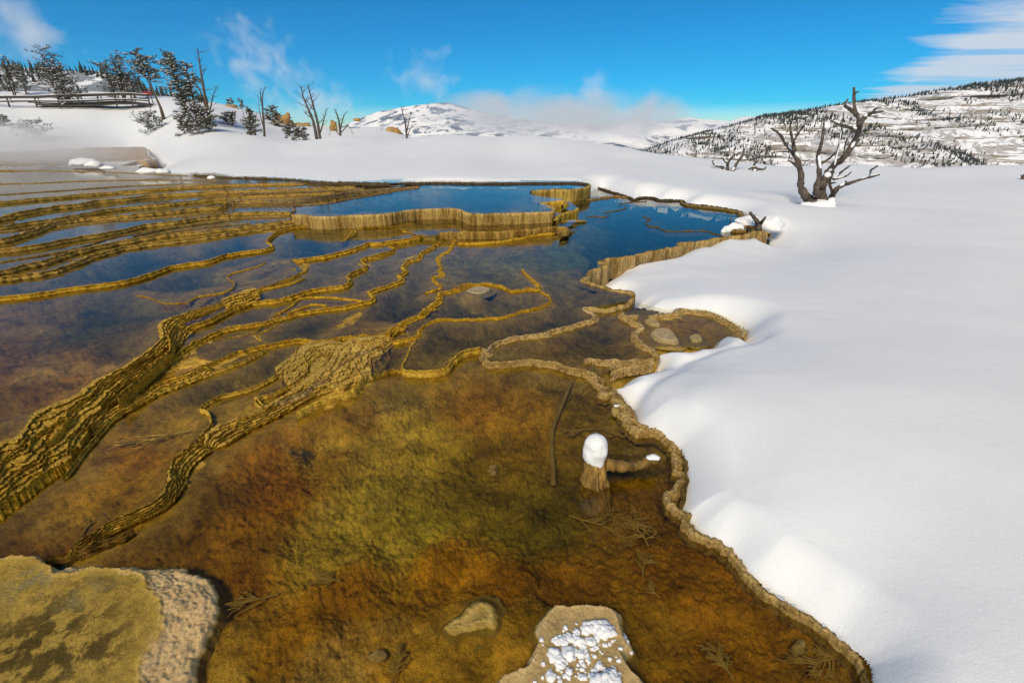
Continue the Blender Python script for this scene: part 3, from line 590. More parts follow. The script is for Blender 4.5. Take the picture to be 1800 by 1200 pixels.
# ---------------------------------------------------------------- rims
def resamp(p, n=26):
    P = np.array(p, float); d = np.concatenate([[0], np.cumsum(np.hypot(*np.diff(P, axis=0).T))]); t = np.linspace(0, d[-1], n); return [(np.interp(q, d, P[:, 0]), np.interp(q, d, P[:, 1])) for q in t]
OCH = (.66, .40, .03); OCH2 = (.74, .48, .06); TAN = (.66, .47, .19); PALE = (.72, .55, .28); DRK = (.16, .085, .02); OLIVE = (.20, .15, .04)

def rim(name, zhi, zlo, wpx, n=2, side=1, colr=OCH, rough=1.0, lift=.012, pale=None, wfun=None, kind='structure', label='travertine_rim', taper=True, step=2.2, overhang=.35, mat='rim'):
    pts = L[name] if isinstance(name, str) else name
    C3 = np.array([G(x, y, zhi) for x, y in pts]); tt = np.array([(lambda p: p[1]*CP-(p[2]-CH)*SP)(p) for p in C3])
    if not hasattr(wpx, '__len__'): wpx = [wpx]*len(pts)
    wd = np.interp(np.linspace(0, 1, len(pts)), np.linspace(0, 1, len(wpx)), wpx)*tt/800*(.54 if mat == 'rim' else 1)
    P4 = np.column_stack([C3[:, :2], wd])
    out = []
    for i in range(len(P4)-1):
        a = P4[max(i-1, 0)]; b = P4[i]; c = P4[i+1]; d = P4[min(i+2, len(P4)-1)]
        L_ = np.hypot(*(c-b)[:2]); st_ = max(.004, step*(tt[i]+tt[i+1])/2/800); nn = max(2, int(L_/st_)); t = np.linspace(0, 1, nn, endpoint=False)[:, None]
        out.append(.5*((2*b)+(-a+c)*t+(2*a-5*b+4*c-d)*t*t+(-a+3*b-3*c+d)*t**3))
    out.append(P4[-1:]); R = np.vstack(out); xy = R[:, :2]; W = np.maximum(R[:, 2], .004)
    dxy = np.gradient(xy, axis=0); ln = np.maximum(np.hypot(dxy[:, 0], dxy[:, 1]), 1e-6); tg = dxy/ln[:, None]; nr = np.stack([tg[:, 1], -tg[:, 0]], 1)*side
    s = np.cumsum(ln); Wm = W.mean(); sd0 = abs(hash(str(pts[0]))) % 97 if False else int(pts[0][0]*7+pts[0][1]*3) % 97
    if taper: e = np.minimum(s-s[0], s[-1]-s)/(Wm*2.5); W = W*np.clip(.25+e, .25, 1)
    wig = (fbm(s/Wm*.55, s*0, sd0, 3)-.5)*1.2*rough+(fbm(s/Wm*2.2, s*0+3, sd0+3, 2)-.5)*.35*rough
    xy = xy+nr*(wig*W)[:, None]
    wv = W*(.5+fbm(s/Wm*.9, s*0+7, sd0+5, 4, .65))
    rows = []; cols = []; us = []; h = zhi-zlo
    bc = np.array(colr)
    def row(v, z, shade=None, extra=0):
        v = v+(fbm(s/Wm*3.1, s*0+len(rows)*.45, sd0+31, 4, .65)-.5)*.25*rough
        p = xy+nr*((v+extra)*wv)[:, None]
        rows.append(np.column_stack([p, z])); us.append(np.column_stack([s, np.full(len(s), len(rows)*.03)]))
        cols.append(np.tile(bc if shade is None else shade, (len(s), 1)))
    one = np.ones(len(s)); top = zhi+lift*(-.35+1.7*fbm(s/Wm*1.3, s*0+1, sd0+9, 3))
    pc = np.array(pale) if pale is not None else bc
    row(-.62*one, zhi-.05*one-.02, bc*.9); row(-.5*one, zhi-.004*one, bc); row(-.34*one, top-.003, pc)
    for k in range(n):
        zk = top-(top-zlo)*(k/n); zk1 = top-(top-zlo)*((k+1)/n)-(0 if k < n-1 else .045)
        nk = (fbm(s/Wm*1.6, s*0+k*5.3, sd0+11+k, 4, .6)-.5)*1.15/n*rough if n > 1 else (fbm(s/Wm*2, s*0, sd0+2, 3)-.5)*.3
        v1 = (k+.8)/n*.95-.28+nk if n > 1 else .3+nk
        sc = .06/n*np.sin(s/Wm*9+fbm(s/Wm, s*0, 2, 2)*9)
        v1 = v1+sc
        row(v1-.32/n, zk-.002, pc if k == 0 else bc)
        row(v1, zk+.004*min(1, 1/n+.3), pc if k == 0 else bc*1.05)
        row(v1+.06/n, zk-.003-(zk-zk1)*.18, bc)
        row(v1-.02/n*overhang*10*.5, zk-(zk-zk1)*.55, bc*.9)
        row(v1+(-.10 if n > 1 else .05)/n, zk1, bc*.85)
    row(v1+.25/max(n, 2), zlo-.07*one)
    RW = np.array(rows); nv, ns = RW.shape[0], RW.shape[1]
    # knobbly relief
    amp = np.clip(Wm*.13, .0025, .02)*rough
    RW[:, :, 2] += (fbm(RW[:, :, 0]/Wm*3, RW[:, :, 1]/Wm*3, sd0, 3)-.5)*amp*1.4
    RW[:, :, :2] += ((fbm(RW[:, :, 0]/Wm*5+RW[:, :, 2]*40, RW[:, :, 1]/Wm*5, sd0+4, 2)-.5)*amp*1.6)[..., None]*nr[None]
    idx = np.arange(nv*ns).reshape(nv, ns); F = np.stack([idx[:-1, :-1], idx[:-1, 1:], idx[1:, 1:], idx[1:, :-1]], -1).reshape(-1, 4)
    if side < 0: F = F[:, ::-1]
    return meshobj(label, RW.reshape(-1, 3), F, M[mat], kind=kind, col=np.array(cols).reshape(-1, 3), uv=np.array(us).reshape(-1, 2))
mid = lambda a, b, t=.5: [(x1*(1-t)+x2*t, y1*(1-t)+y2*t) for (x1, y1), (x2, y2) in zip(a, b)]
# broad bands of many small shelves, laid between an upper and a lower traced line
def band(top, lowl, zhi, zlo, n, colr, pale, N_=700, seed=1, nsub=3, crumb=1.0, ext=.12):
    a = np.array([G(x, y, zhi)[:2] for x, y in resamp(curve(top, k=6), N_)]); b = np.array([G(x, y, zlo)[:2] for x, y in resamp(curve(lowl, k=6), N_)])
    c = (a+b)/2; s = np.concatenate([[0], np.cumsum(np.hypot(*np.diff(c, axis=0).T))]); rr = np.hypot(c[:, 0], c[:, 1]); wd = np.hypot(*(b-a).T); wl = wd/n
    # lips: each shelf edge wanders, splits and closes up against its neighbours
    sq = np.cumsum(np.gradient(s)/np.maximum(.05+.03*rr, .03))
    lips = [np.full(N_, -ext)]
    for k in range(n):
        w = (fbm(sq*.5, sq*0+k*.45, seed, 3)-.5)*3.6/n+(fbm(sq*2.6, sq*0+k*1.3, seed+5, 4, .65)-.5)*2.2/n+(fbm(sq*11, sq*0+k*2.1, seed+6, 3, .6)-.5)*.9/n
        lips.append((k+.9)/n+w)
    lips = np.maximum.accumulate(np.array(lips)+np.arange(n+1)[:, None]*1e-4, axis=0)
    rows = []; cols = []; cb, pb = np.array(colr), np.array(pale); ones = np.ones(N_)
    def put(v, z, c_): rows.append(np.column_stack([a+(b-a)*v[:, None], z])); cols.append(c_*np.ones((N_, 1)) if c_.ndim == 1 else c_)
    put(-ext*1.6*ones, (zhi-.05)*ones, cb); 
    for k in range(n):
        v0, v1 = lips[k], lips[k+1]; zk = zhi+.004-(zhi-zlo)*k/n; zk1 = zhi+.004-(zhi-zlo)*(k+1)/n
        gap = np.clip((v1-v0)*n, 0, 1)[:, None]; tone = (cb*(.7+.6*fbm(sq*.9, sq*0+k*3.3, seed+8, 3)[:, None])); pc = tone*(1-gap*.6)+pb*gap*.6
        for q in range(nsub):
            f = (q+.25)/nsub; vv = v0+(v1-v0)*f; zz = zk-.003+.004*(fbm(sq*3, vv*n*3+k, seed+9, 3)-.5)*2*crumb
            put(vv, zz, pc*(.8+.4*fbm(sq*5, vv*n*6, seed+4, 3)[:, None]))
        ov = .012+.01*fbm(sq*2, sq*0+k, seed+2, 2); h = zk-zk1
        put(v1-.02/n, zk+.004*ones, pc*1.15); put(v1+.03/n, zk+.001*ones, pc); put(v1-ov/wd*.2, zk-h*.45*ones, tone); put(v1-ov/wd*.55, zk1-.003*ones, tone)
    put((1+ext)*ones, (zlo-.05)*ones, cb*.8)
    RW = np.array(rows); nv = len(rows); sf = s/s[-1]; env = sstep(0, .07, sf)*sstep(1, .93, sf); RW[:, :, :2] = c[None]+(RW[:, :, :2]-c[None])*(.15+.85*env)[None, :, None]; RW[:, :, 2] -= (.035*(1-env))[None]
    am = .0062*crumb; kk = 34
    RW[:, :, 2] += (fbm(RW[:, :, 0]*kk, RW[:, :, 1]*kk, seed+20, 4, .6)-.5)*am*3
    RW[:, :, 0] += (fbm(RW[:, :, 0]*kk*1.5, RW[:, :, 1]*kk*1.5+RW[:, :, 2]*60, seed+21, 3)-.5)*am*3; RW[:, :, 1] += (fbm(RW[:, :, 0]*kk*1.5+9, RW[:, :, 1]*kk*1.5+RW[:, :, 2]*60, seed+22, 3)-.5)*am*3
    idx = np.arange(nv*N_).reshape(nv, N_); F = np.stack([idx[:-1, :-1], idx[:-1, 1:], idx[1:, 1:], idx[1:, :-1]], -1).reshape(-1, 4)
    return meshobj('travertine_terrace', RW.reshape(-1, 3), F[:, ::-1], M['rim'], kind='structure', col=np.array(cols).reshape(-1, 3))
GOLD = (.70, .43, .03); GOLD2 = (.82, .56, .11)
band(L['Atop'][:14], L['Alow'][:-1]+[(322,608),(335,590),(355,570),(400,548),(445,532)], .135, .06, 10, GOLD, GOLD2, 1100, 3)
band([(387,528),(430,511),(455,505)], [(400,548),(430,536),(462,524)], .135, .09, 5, GOLD, GOLD2, 200, 9)
band([(108,968),(143,950),(187,920),(233,900),(275,878),(295,850),(303,815),(330,788),(345,770)], [(120,995),(160,968),(200,940),(250,918),(290,898),(318,872),(335,830),(360,802),(385,788)], .05, .0, 6, GOLD, GOLD2, 700, 5)
band([(343,773),(383,750),(430,730),(470,712),(510,690),(545,665),(575,640)], [(375,795),(410,775),(450,752),(500,728),(550,700),(600,683),(640,665)], .05, .004, 7, GOLD, (.74,.52,.14), 500, 7)
band([(540,668),(580,640),(600,612),(625,598),(655,592),(685,586)], [(590,690),(625,672),(655,662),(668,640),(680,620),(705,600)], .055, .02, 8, GOLD2, (.80,.55,.13), 420, 11, crumb=.6)
band([(150,770),(190,724),(247,694),(287,670),(327,658),(367,636)], [(170,760),(205,738),(255,712),(292,692),(335,675),(385,645)], .055, .035, 5, GOLD, GOLD2, 400, 13)
band([(480,655),(520,625),(545,605),(580,600),(610,603)], [(520,700),(560,672),(590,655),(620,640),(645,622)], .052, .03, 8, (.62,.40,.05), (.76,.54,.14), 360, 17, crumb=.6)
rim([(60,995),(110,982),(150,968),(190,950),(220,940),(235,930)], .02, -.03, [30,34,30,20], n=4, colr=(.28,.16,.03))
rim('F', .135, .10, [10,12,13,12,9,6], n=2); rim('E', .105, .07, [9,10,12,11,8,8,7], n=2); rim('D', .075, .05, [16,12,12,16,14,12,10], n=2, rough=1.2); rim('C', .06, .05, [8,10,9,10,10,9,8], n=2, rough=1.3)
rim('G', .165, .13, [9,9,8,9,10,9,8,7,6], n=2); rim('Bhi', .07, .045, [26,24,20,16,8,6,7,8,7,5], n=3, rough=1.1)
rim('K1', .055, .035, [16,10,8,9,12,14,16,14,18,22], n=3); rim('I', .06, .04, [13,14,9,9,12,10,6,5], n=2); rim('J', .05, .01, [8,9,10,8,9,10,8], n=2, colr=OCH2); rim('Jb', .02, .0, 7, n=1)
for nm, w_, n2 in (('K2', 7, 2), ('K3', 6, 2), ('K4', 6, 2), ('K5', 5, 1), ('K6', 5, 1), ('K7', 7, 3), ('K8', 4, 1), ('K9', 12, 4), ('K10', 11, 4), ('K11', 5, 2), ('K12', 4, 1), ('N2', 5, 2)):
    rim(nm, .052, .036, w_, n=n2, colr=OCH2 if n2 < 4 else TAN, lift=.006, rough=1.25)
for nm, zz in (('A2', .12), ('A3', .13)): rim(nm, zz, zz-.02, 8, n=2)
for nm, zz, w_ in (('E2', .11, 4), ('E3', .115, 5), ('E4', .135, 3.2), ('E5', .11, 3.5), ('D2', .08, 5), ('D3', .08, 4), ('F2', .135, 5), ('F3', .14, 4), ('L1', .055, 3), ('N1', .132, 2.0)): rim(nm, zz, zz-.02, w_, n=1, lift=.006, rough=1.3)
Hb = ((('H1', .20, .16), [22,20,16,12,9,7]), (('H2', .235, .195), [18,16,15,11,9,6]), (('H3', .27, .22), [12,11,10,9,8,7]), (('H4', .315, .265), [16,15,12,10,8,7]), (('H5', .35, .31), [13,12,11,8,6,4]), (('H6', .40, .34), [18,17,14,9,6,4]), (('H7', .435, .40), 5))
for (nm, a_, b_), w_ in Hb: rim(nm, a_, b_, w_, n=2, colr=(.52, .345, .075), rough=1.5, step=3, lift=.012)
for nm, zz, w_ in (('T1', .44, 2.5), ('T2', .44, 3), ('T3', .44, 2.2), ('T4', .38, 2.5), ('T5', .225, 5), ('T6', .23, 6), ('T7', .24, 5), ('T8', .31, 5), ('T9', .27, 4)): rim(nm, zz, zz-.02, w_, n=1, colr=(.36, .26, .10), step=3, lift=.012)
PB = (.55, .37, .11)
rim('U', .335, .14, 7, n=1, colr=PB, pale=TAN, lift=.012, rough=.6, step=1.5, overhang=0, mat='wall'); rim('U2', .335, .05, 5, n=1, colr=OCH2, lift=.01, rough=.5, taper=False, mat='wall'); rim('U3', .335, .04, 6, n=1, colr=(.60,.42,.10), lift=.01, rough=.5, taper=False, mat='wall')
rim('Sp', .225, .04, 6, n=1, colr=OCH2, rough=.5, taper=False, mat='wall'); rim('Ul', .34, .30, 4, n=1, colr=(.36,.25,.10)); rim('Ul2', .35, .33, 3, n=1, colr=(.36,.26,.12))
rim('Mr', .16, .05, 9, n=1, colr=(.45,.28,.06), rough=.7, lift=.02, mat='wall'); rim('Mr2', .075, .04, 5, n=1, colr=OCH, lift=.02)
for nm in ('Pa', 'Pc', 'Pd', 'Pe'): rim(nm, .055, .03, 3.2, n=1, colr=OLIVE, lift=.012)
rim('P', .06, -.16, [8,8,9,10,9,8,8,8,7,7], n=1, side=-1, colr=(.50,.36,.16), pale=PB, lift=.02, rough=.9, step=1.5, taper=False, overhang=0, mat='wall')
rim('Pb', .08, .0, [6,5,6,12,16,14,10], n=1, side=-1, colr=OLIVE, pale=(.36,.26,.10), lift=.03)
rim('Qup', .055, .02, [22,18,14,16,14,14,20,12], n=3, colr=TAN, pale=PALE); rim('Qlow', .045, -.01, [16,13,11,11,14,18,24], n=2, colr=(.50,.35,.12), pale=TAN)
rim('near', .03, .015, [34,32,30,34,26,24,22,24,30,26,22,20,18,16,15,14], n=2, side=-1, colr=(.52,.36,.12), pale=TAN, lift=.010, rough=1.5, taper=False)
for nm, w_ in (('S1', 20), ('S2', 20), ('S3', 26), ('S4', 22)): rim(nm, .055, .02, w_, n=3, colr=TAN, pale=PALE, lift=.012)
rim([(1072,650),(1090,640),(1120,636),(1150,628)], .05, .03, [26,24,16], n=4, colr=TAN, pale=PALE)
rim([(1090,700),(1108,716),(1112,735),(1140,752)], .035, .0, [26,28,14], n=3, side=-1, colr=TAN)
rim([(1203,800),(1208,830),(1205,865),(1195,885)], .03, -.03, [18,22,18], n=3, side=-1, colr=(.24,.16,.05))
# low crust ribbons coloured dark for the shaded undercut below the far snowbank
rim([(1035,324),(1012,321),(970,321),(900,321.5),(850,322),(780,321),(737,321.5),(687,322.5)], .36, .31, 4, n=1, colr=(.10,.075,.045), rough=1.6, lift=.025, step=1.5, taper=False)
rim([(687,322.5),(640,321.5),(575,320.5),(512,316),(450,313),(400,312),(340,308)], .45, .40, 4, n=1, colr=(.12,.09,.05), rough=1.8, lift=.03, step=1.5)
rim([(1297,371),(1260,364),(1207,358),(1198,352),(1160,351),(1147,347),(1125,347),(1115,351),(1105,346),(1075,337),(1050,329)], .08, .03, 5, n=1, colr=(.10,.075,.04), rough=1.6, lift=.025, step=1.5)
rim([(1105,347),(1085,345),(1065,347),(1045,350),(1030,352)], .07, .03, 8, n=2, colr=(.30,.2,.08), lift=.03)
# ---------------------------------------------------------------- mountains and hills, lofted through their crest lines
def loft(name, contours, x0, x1, nx, ny, mat, amp=0, fr=1, ridged=0, colf=None, kind='structure', parent=None, warp_=None):
    Ys = [c[0] for c in contours]; Cs = []
    for Yc, pts in contours:
        q = np.array([Yd(a, b, Yc) for a, b in pts]); o_ = np.argsort(q[:, 0]); Cs.append((q[o_, 0], q[o_, 2]))
    uu = np.linspace(x0, x1, nx); yy = np.interp(np.linspace(0, 1, ny), np.linspace(0, 1, len(Ys)), Ys)
    Z = np.zeros((nx, ny)); XX = np.zeros((nx, ny)); YY = np.tile(yy, (nx, 1))
    for j, yv in enumerate(yy):
        XX[:, j] = uu*yv/CP
        k = min(np.searchsorted(Ys, yv, side='right')-1, len(Ys)-2); f = (yv-Ys[k])/(Ys[k+1]-Ys[k]); 
        # crest lines are matched by bearing, so each row follows its own contour
        za = np.interp(uu*Ys[k]/CP, *Cs[k]); zb = np.interp(uu*Ys[k+1]/CP, *Cs[k+1]); Z[:, j] = za*(1-f)+zb*f
    if amp:
        n1_ = fbm(XX*fr, YY*fr, 11, 6, .55)-.5
        rd = 1-2*np.abs(fbm(XX*fr*.8, YY*fr*.8, 17, 5)-.5)
        fy_ = (yy-Ys[0])/(Ys[-2]-Ys[0]); e = np.minimum(1, fy_*4)*(1-.93*sstep(.62, .97, fy_))
        Z = Z+(n1_*amp*1.2+(rd-.72)*ridged)*e[None]
    if warp_: XX, YY, Z = warp_(XX, YY, Z)
    idx = np.arange(nx*ny).reshape(nx, ny)
    F = np.stack([idx[:-1, :-1], idx[1:, :-1], idx[1:, 1:], idx[:-1, 1:]], -1).reshape(-1, 4)
    o = meshobj(name, np.stack([XX, YY, Z], -1).reshape(-1, 3), F, mat, kind=kind, parent=parent)
    return o, XX, YY, Z
def snowrock(name, forest, rock, fsc, rsc, fthr=.55, strata=1.0, zscale=1.0, stretch=(1, 1, 1), tint=(.80,.80,.83), rthr=.60):
    a = NT(name); g = a.pos()
    mpn = a.n('ShaderNodeMapping'); a.l(g, mpn.inputs[0]); mpn.inputs['Scale'].default_value = (rsc, rsc, rsc*zscale)
    rn = a.noise(1, 6, .65, mpn.outputs[0], .3)
    mp2 = a.n('ShaderNodeMapping'); a.l(g, mp2.inputs[0]); mp2.inputs['Scale'].default_value = tuple(fsc*q for q in stretch)
    fn = a.noise(1, 8, .72, mp2.outputs[0], .2); big = a.noise(fsc*.25, 3, .5, g)
    geo = a.n('ShaderNodeNewGeometry'); sz = a.n('ShaderNodeSeparateXYZ'); a.l(geo.outputs['Normal'], sz.inputs[0])
    rk = a.rng(a.math('ADD', rn, a.math('MULTIPLY', a.rng(sz.outputs['Z'], .92, .7), .1*strata)), rthr, rthr+.05)
    c1 = a.mix(rk, tint, rock)
    ff = a.rng(a.math('ADD', fn, a.math('MULTIPLY', a.math('SUBTRACT', big, .5), .5)), fthr, fthr+.06)
    a.prin(a.mix(ff, c1, forest), .85, rn, .5, 3.0*strata, .1); return a.m
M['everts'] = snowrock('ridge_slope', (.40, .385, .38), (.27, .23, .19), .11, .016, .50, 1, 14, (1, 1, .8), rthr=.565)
M['mtn'] = snowrock('mountain_snow', (.16, .19, .24), (.50, .49, .50), .008, .004, .53, 1, 2, tint=(.88, .86, .84))  # snow tint warmed, sunlight put into the colour
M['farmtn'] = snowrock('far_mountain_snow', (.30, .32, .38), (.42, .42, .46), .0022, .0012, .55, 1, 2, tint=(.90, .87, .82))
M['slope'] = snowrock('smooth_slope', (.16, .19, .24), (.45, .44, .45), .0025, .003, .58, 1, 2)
M['hillwood'] = snowrock('wooded_hill', (.22, .25, .28), (.4, .4, .4), .04, .02, .46, 1, 1)  # pale blue-grey forest tone: distance haze put into the colour
crestE = [(1000,290),(1090,272),(1140,262),(1200,243),(1280,222),(1340,205),(1400,196),(1480,183),(1520,177),(1560,173),(1600,168),(1640,160),(1680,156),(1720,147),(1800,138),(1900,130),(2100,118),(2600,100)]
def lerpc(c, y2, f): return [(a, b*(1-f)+y2*f) for a, b in c]
def evw(X_, Y_, Z_):
    # ledges of harder rock run level along the face
    zz = Z_/16+fbm(X_*.004, Y_*.004, 51, 3)*3; fz = zz-np.floor(zz); k = fbm(X_*.012, Z_*.05, 57, 3)
    return X_, Y_-(sstep(.75, 1, fz)-fz)*16*sstep(.45, .6, k), Z_
ev, EX, EY, EZ = loft('ridge', [(640, lerpc(crestE, 350, 1.0)), (760, lerpc(crestE, 330, .60)), (850, lerpc(crestE, 330, .25)), (900, lerpc(crestE, 330, .05)), (960, crestE), (1300, lerpc(crestE, 320, .5))], -.02, 2.2, 640, 190, M['everts'], 22, .010, 42, warp_=evw)
def belt(name, Y0, Y1, crest, x0, x1, mat, amp, fr, rid, nx=300, ny=70, base=300, mids=(.5, .15)):
    return loft(name, [(Y0, lerpc(crest, base, 1.0)), (Y0+(Y1-Y0)*.45, lerpc(crest, base, mids[0])), (Y0+(Y1-Y0)*.85, lerpc(crest, base, mids[1])), (Y1, crest), (Y1*1.25, lerpc(crest, base, .6))], x0, x1, nx, ny, mat, amp, fr, rid)
belt('snow_slope', 1300, 2300, [(1000,285),(1100,272),(1150,261),(1190,250),(1220,238),(1250,225),(1280,214),(1300,207),(1318,204),(1345,211),(1400,220),(1500,235),(1700,250)], .1, 1.1, M['slope'], 26, .003, 30, 240, 60)
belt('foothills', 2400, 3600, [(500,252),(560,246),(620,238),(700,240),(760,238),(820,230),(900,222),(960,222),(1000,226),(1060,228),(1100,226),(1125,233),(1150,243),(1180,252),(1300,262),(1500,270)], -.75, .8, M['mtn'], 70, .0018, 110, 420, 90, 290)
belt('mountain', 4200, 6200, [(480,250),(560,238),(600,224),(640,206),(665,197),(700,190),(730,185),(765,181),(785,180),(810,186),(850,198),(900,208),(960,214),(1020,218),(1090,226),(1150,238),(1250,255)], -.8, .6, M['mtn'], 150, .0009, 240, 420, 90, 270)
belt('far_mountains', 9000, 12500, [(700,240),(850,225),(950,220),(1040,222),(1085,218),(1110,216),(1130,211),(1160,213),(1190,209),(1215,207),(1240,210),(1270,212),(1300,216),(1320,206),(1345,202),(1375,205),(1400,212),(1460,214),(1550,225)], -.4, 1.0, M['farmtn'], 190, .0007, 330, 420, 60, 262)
belt('wooded_hill', 240, 420, [(-700,60),(-420,80),(-200,92),(-60,105),(0,115),(60,121),(130,124),(180,127),(230,142),(270,158),(330,180),(420,215),(600,250)], -2.4, -.35, M['hillwood'], 7, .02, 4, 240, 60, 260)
# valley ground out to the horizon
V_ = [(-30000, 60, -90), (30000, 60, -90), (30000, 34000, -420), (-30000, 34000, -420)]
meshobj('valley_ground', V_, [(0, 1, 2, 3)], M['slope'], kind='structure')

# pines on the ridge: the nearest as trees of their own, the rest as one wood
def cone_tree(mb, p, h, r, sd=6, tiers=2):
    x, y, z = p; a0 = random.random()*6
    for t_ in range(tiers):
        zb = z+h*(.05+.42*t_/tiers*1.6); rr = r*(1-.42*t_); n = len(mb.v)
        mb.v += [(x+rr*math.cos(a0+k*2*math.pi/sd)*random.uniform(.8, 1.2), y+rr*math.sin(a0+k*2*math.pi/sd), zb-random.uniform(0, .06)*h) for k in range(sd)]+[(x, y, z+h*(.62 if t_ < tiers-1 else 1))]
        mb.f += [(n+k, n+(k+1) % sd, n+sd) for k in range(sd)]
cand = []
rs_ = np.random.RandomState(8)
nxE, nyE = EX.shape
tries = 0
while len(cand) < 16000 and tries < 400000:
    tries += 4000
    i = rs_.randint(0, int(nxE*.66), 4000); j = rs_.randint(12, nyE-42, 4000)
    x = EX[i, j]+rs_.uniform(-1, 1, 4000)*1.5; y = EY[i, j]; z = EZ[i, j]
    dg = fbm((x*.9+z*1.9)*.018, (x*.35-z*.9)*.0045, 61, 3); fine = fbm(x*.05, z*.09, 66, 3); big = fbm(x*.004, z*.012, 69, 2)
    pr_ = sstep(.40, .56, dg*.62+fine*.38+(big-.5)*.5)
    lf = np.clip((.62-x/np.maximum(y, 1))*2.2, 0, 1); pr_ = np.maximum(pr_, .42*lf*(fine > .40))
    top_ = j > nyE*.70; pr_ = np.where(top_ , np.maximum(pr_, .5), pr_)
    ok = rs_.rand(4000) < pr_
    cand += list(zip(x[ok], y[ok], z[ok]))
random.Random(2).shuffle(cand); cand = cand[:15000]
cand.sort(key=lambda p: -(6.5/p[1]))
vis = [p for p in cand if Vector(p).length > 0 and 0.1 < p[0]/p[1] < 1.22]
pick = vis[::max(1, len(vis)//2600)][:300]; ps = set(pick)
tm = MB(); cone_tree(tm, (0, 0, 0), 1, .22, 7, 3)
proto = None
for k, p in enumerate(pick):
    if proto is None: o = tm.build('pine_tree', M['far_needles']); proto = o
    else: o = proto.copy(); C.objects.link(o)
    h = random.uniform(5, 8.5); o.location = (p[0], p[1], p[2]-.6); o.scale = (h, h, h); o.rotation_euler = (0, 0, random.random()*6)
    o['label'] = 'small dark pine among many on the distant snowy ridge'; o['category'] = 'tree'; o['group'] = 'pines scattered over the distant ridge'
wm = MB()
for p in cand:
    if p in ps: continue
    h = random.uniform(3.4, 7.0); cone_tree(wm, (p[0], p[1], p[2]-.6), h, h*.2, 5, 2)
for i in range(60, nxE-1):       # pines along the skyline of the ridge
    j = 158
    for q in range(3):
        if EX[i, j]/EY[i, j] < .52 or random.random() < .25: continue
        h = random.uniform(3, 7); jj = j+random.randint(-6, 8); cone_tree(wm, (EX[i, jj]+random.uniform(-3, 3), EY[i, jj], EZ[i, jj]-.8), h, h*.22, 5, 2)
wm.build('ridge_forest', M['far_needles'], kind='stuff')
# wood on the hill behind the boardwalk
hill = [o for o in C.objects if o.name.startswith('wooded_hill')][0]
hv = np.empty(len(hill.data.vertices)*3, np.float32); hill.data.vertices.foreach_get('co', hv); hv = hv.reshape(-1, 3)
wm = MB(); sel = rs_.permutation(len(hv))[:4600]
for q in sel:
    x, y, z = hv[q]
    if fbm(np.array([x*.03]), np.array([y*.03]), 5, 3)[0] < .37: continue
    h = random.uniform(4.5, 8.5); cone_tree(wm, (x+random.uniform(-1, 1), y+random.uniform(-1, 1), z-.5), h, h*.19, 5, 2)
wm.build('hillside_forest', M['far_needles'], kind='stuff')

# ---------------------------------------------------------------- plants near the springs
def onsnow(px, py, tmax=75):
    u, dy, dz = ray(px, py); t = np.linspace(.8, tmax, 1500); z = CH+dz*t; s_ = snowz(u*t, dy*t)
    k = np.where(z <= s_)[0]
    if len(k) == 0: return None
    return (u*t[k[0]], dy*t[k[0]], float(s_[k[0]])), t[k[0]]
def base_at(px, py, t=None):
    if t is None:
        r = onsnow(px, py)
        if r: return Vector(r[0]), r[1]
        t = 45
    p = T(px, py, t); z = float(snowz(np.array([p[0]]), np.array([p[1]]))[0])
    return Vector((p[0], p[1], min(p[2], z) if z < p[2]+3 else p[2])), t
def tuft(mb, p, d, ln, n=5, wd=.018):
    d = Vector(d).normalized()
    for k in range(n):
        q = (d+Vector((random.uniform(-.8, .8), random.uniform(-.8, .8), random.uniform(-.5, .9)))).normalized()*ln*random.uniform(.6, 1.1)
        s = q.cross(Vector((random.random(), random.random(), 1))).normalized()*wd*random.uniform(.7, 1.3)
        i = len(mb.v); mb.v += [tuple(p-s), tuple(p+s), tuple(p+q+s*.4), tuple(p+q-s*.4)]; mb.f.append((i, i+1, i+2, i+3))
def pad(mb, p, r):
    i = len(mb.v); n = 6; a0 = random.random()*6
    mb.v += [tuple(p+Vector((r*math.cos(a0+k*math.pi/3)*random.uniform(.6, 1.2), r*math.sin(a0+k*math.pi/3)*random.uniform(.6, 1.2), -.15*r))) for k in range(n)]+[tuple(p+Vector((0, 0, r*.38))), tuple(p-Vector((0, 0, r*.3)))]
    mb.f += [(i+k, i+(k+1) % n, i+n) for k in range(n)]+[(i+(k+1) % n, i+k, i+n+1) for k in range(n)]
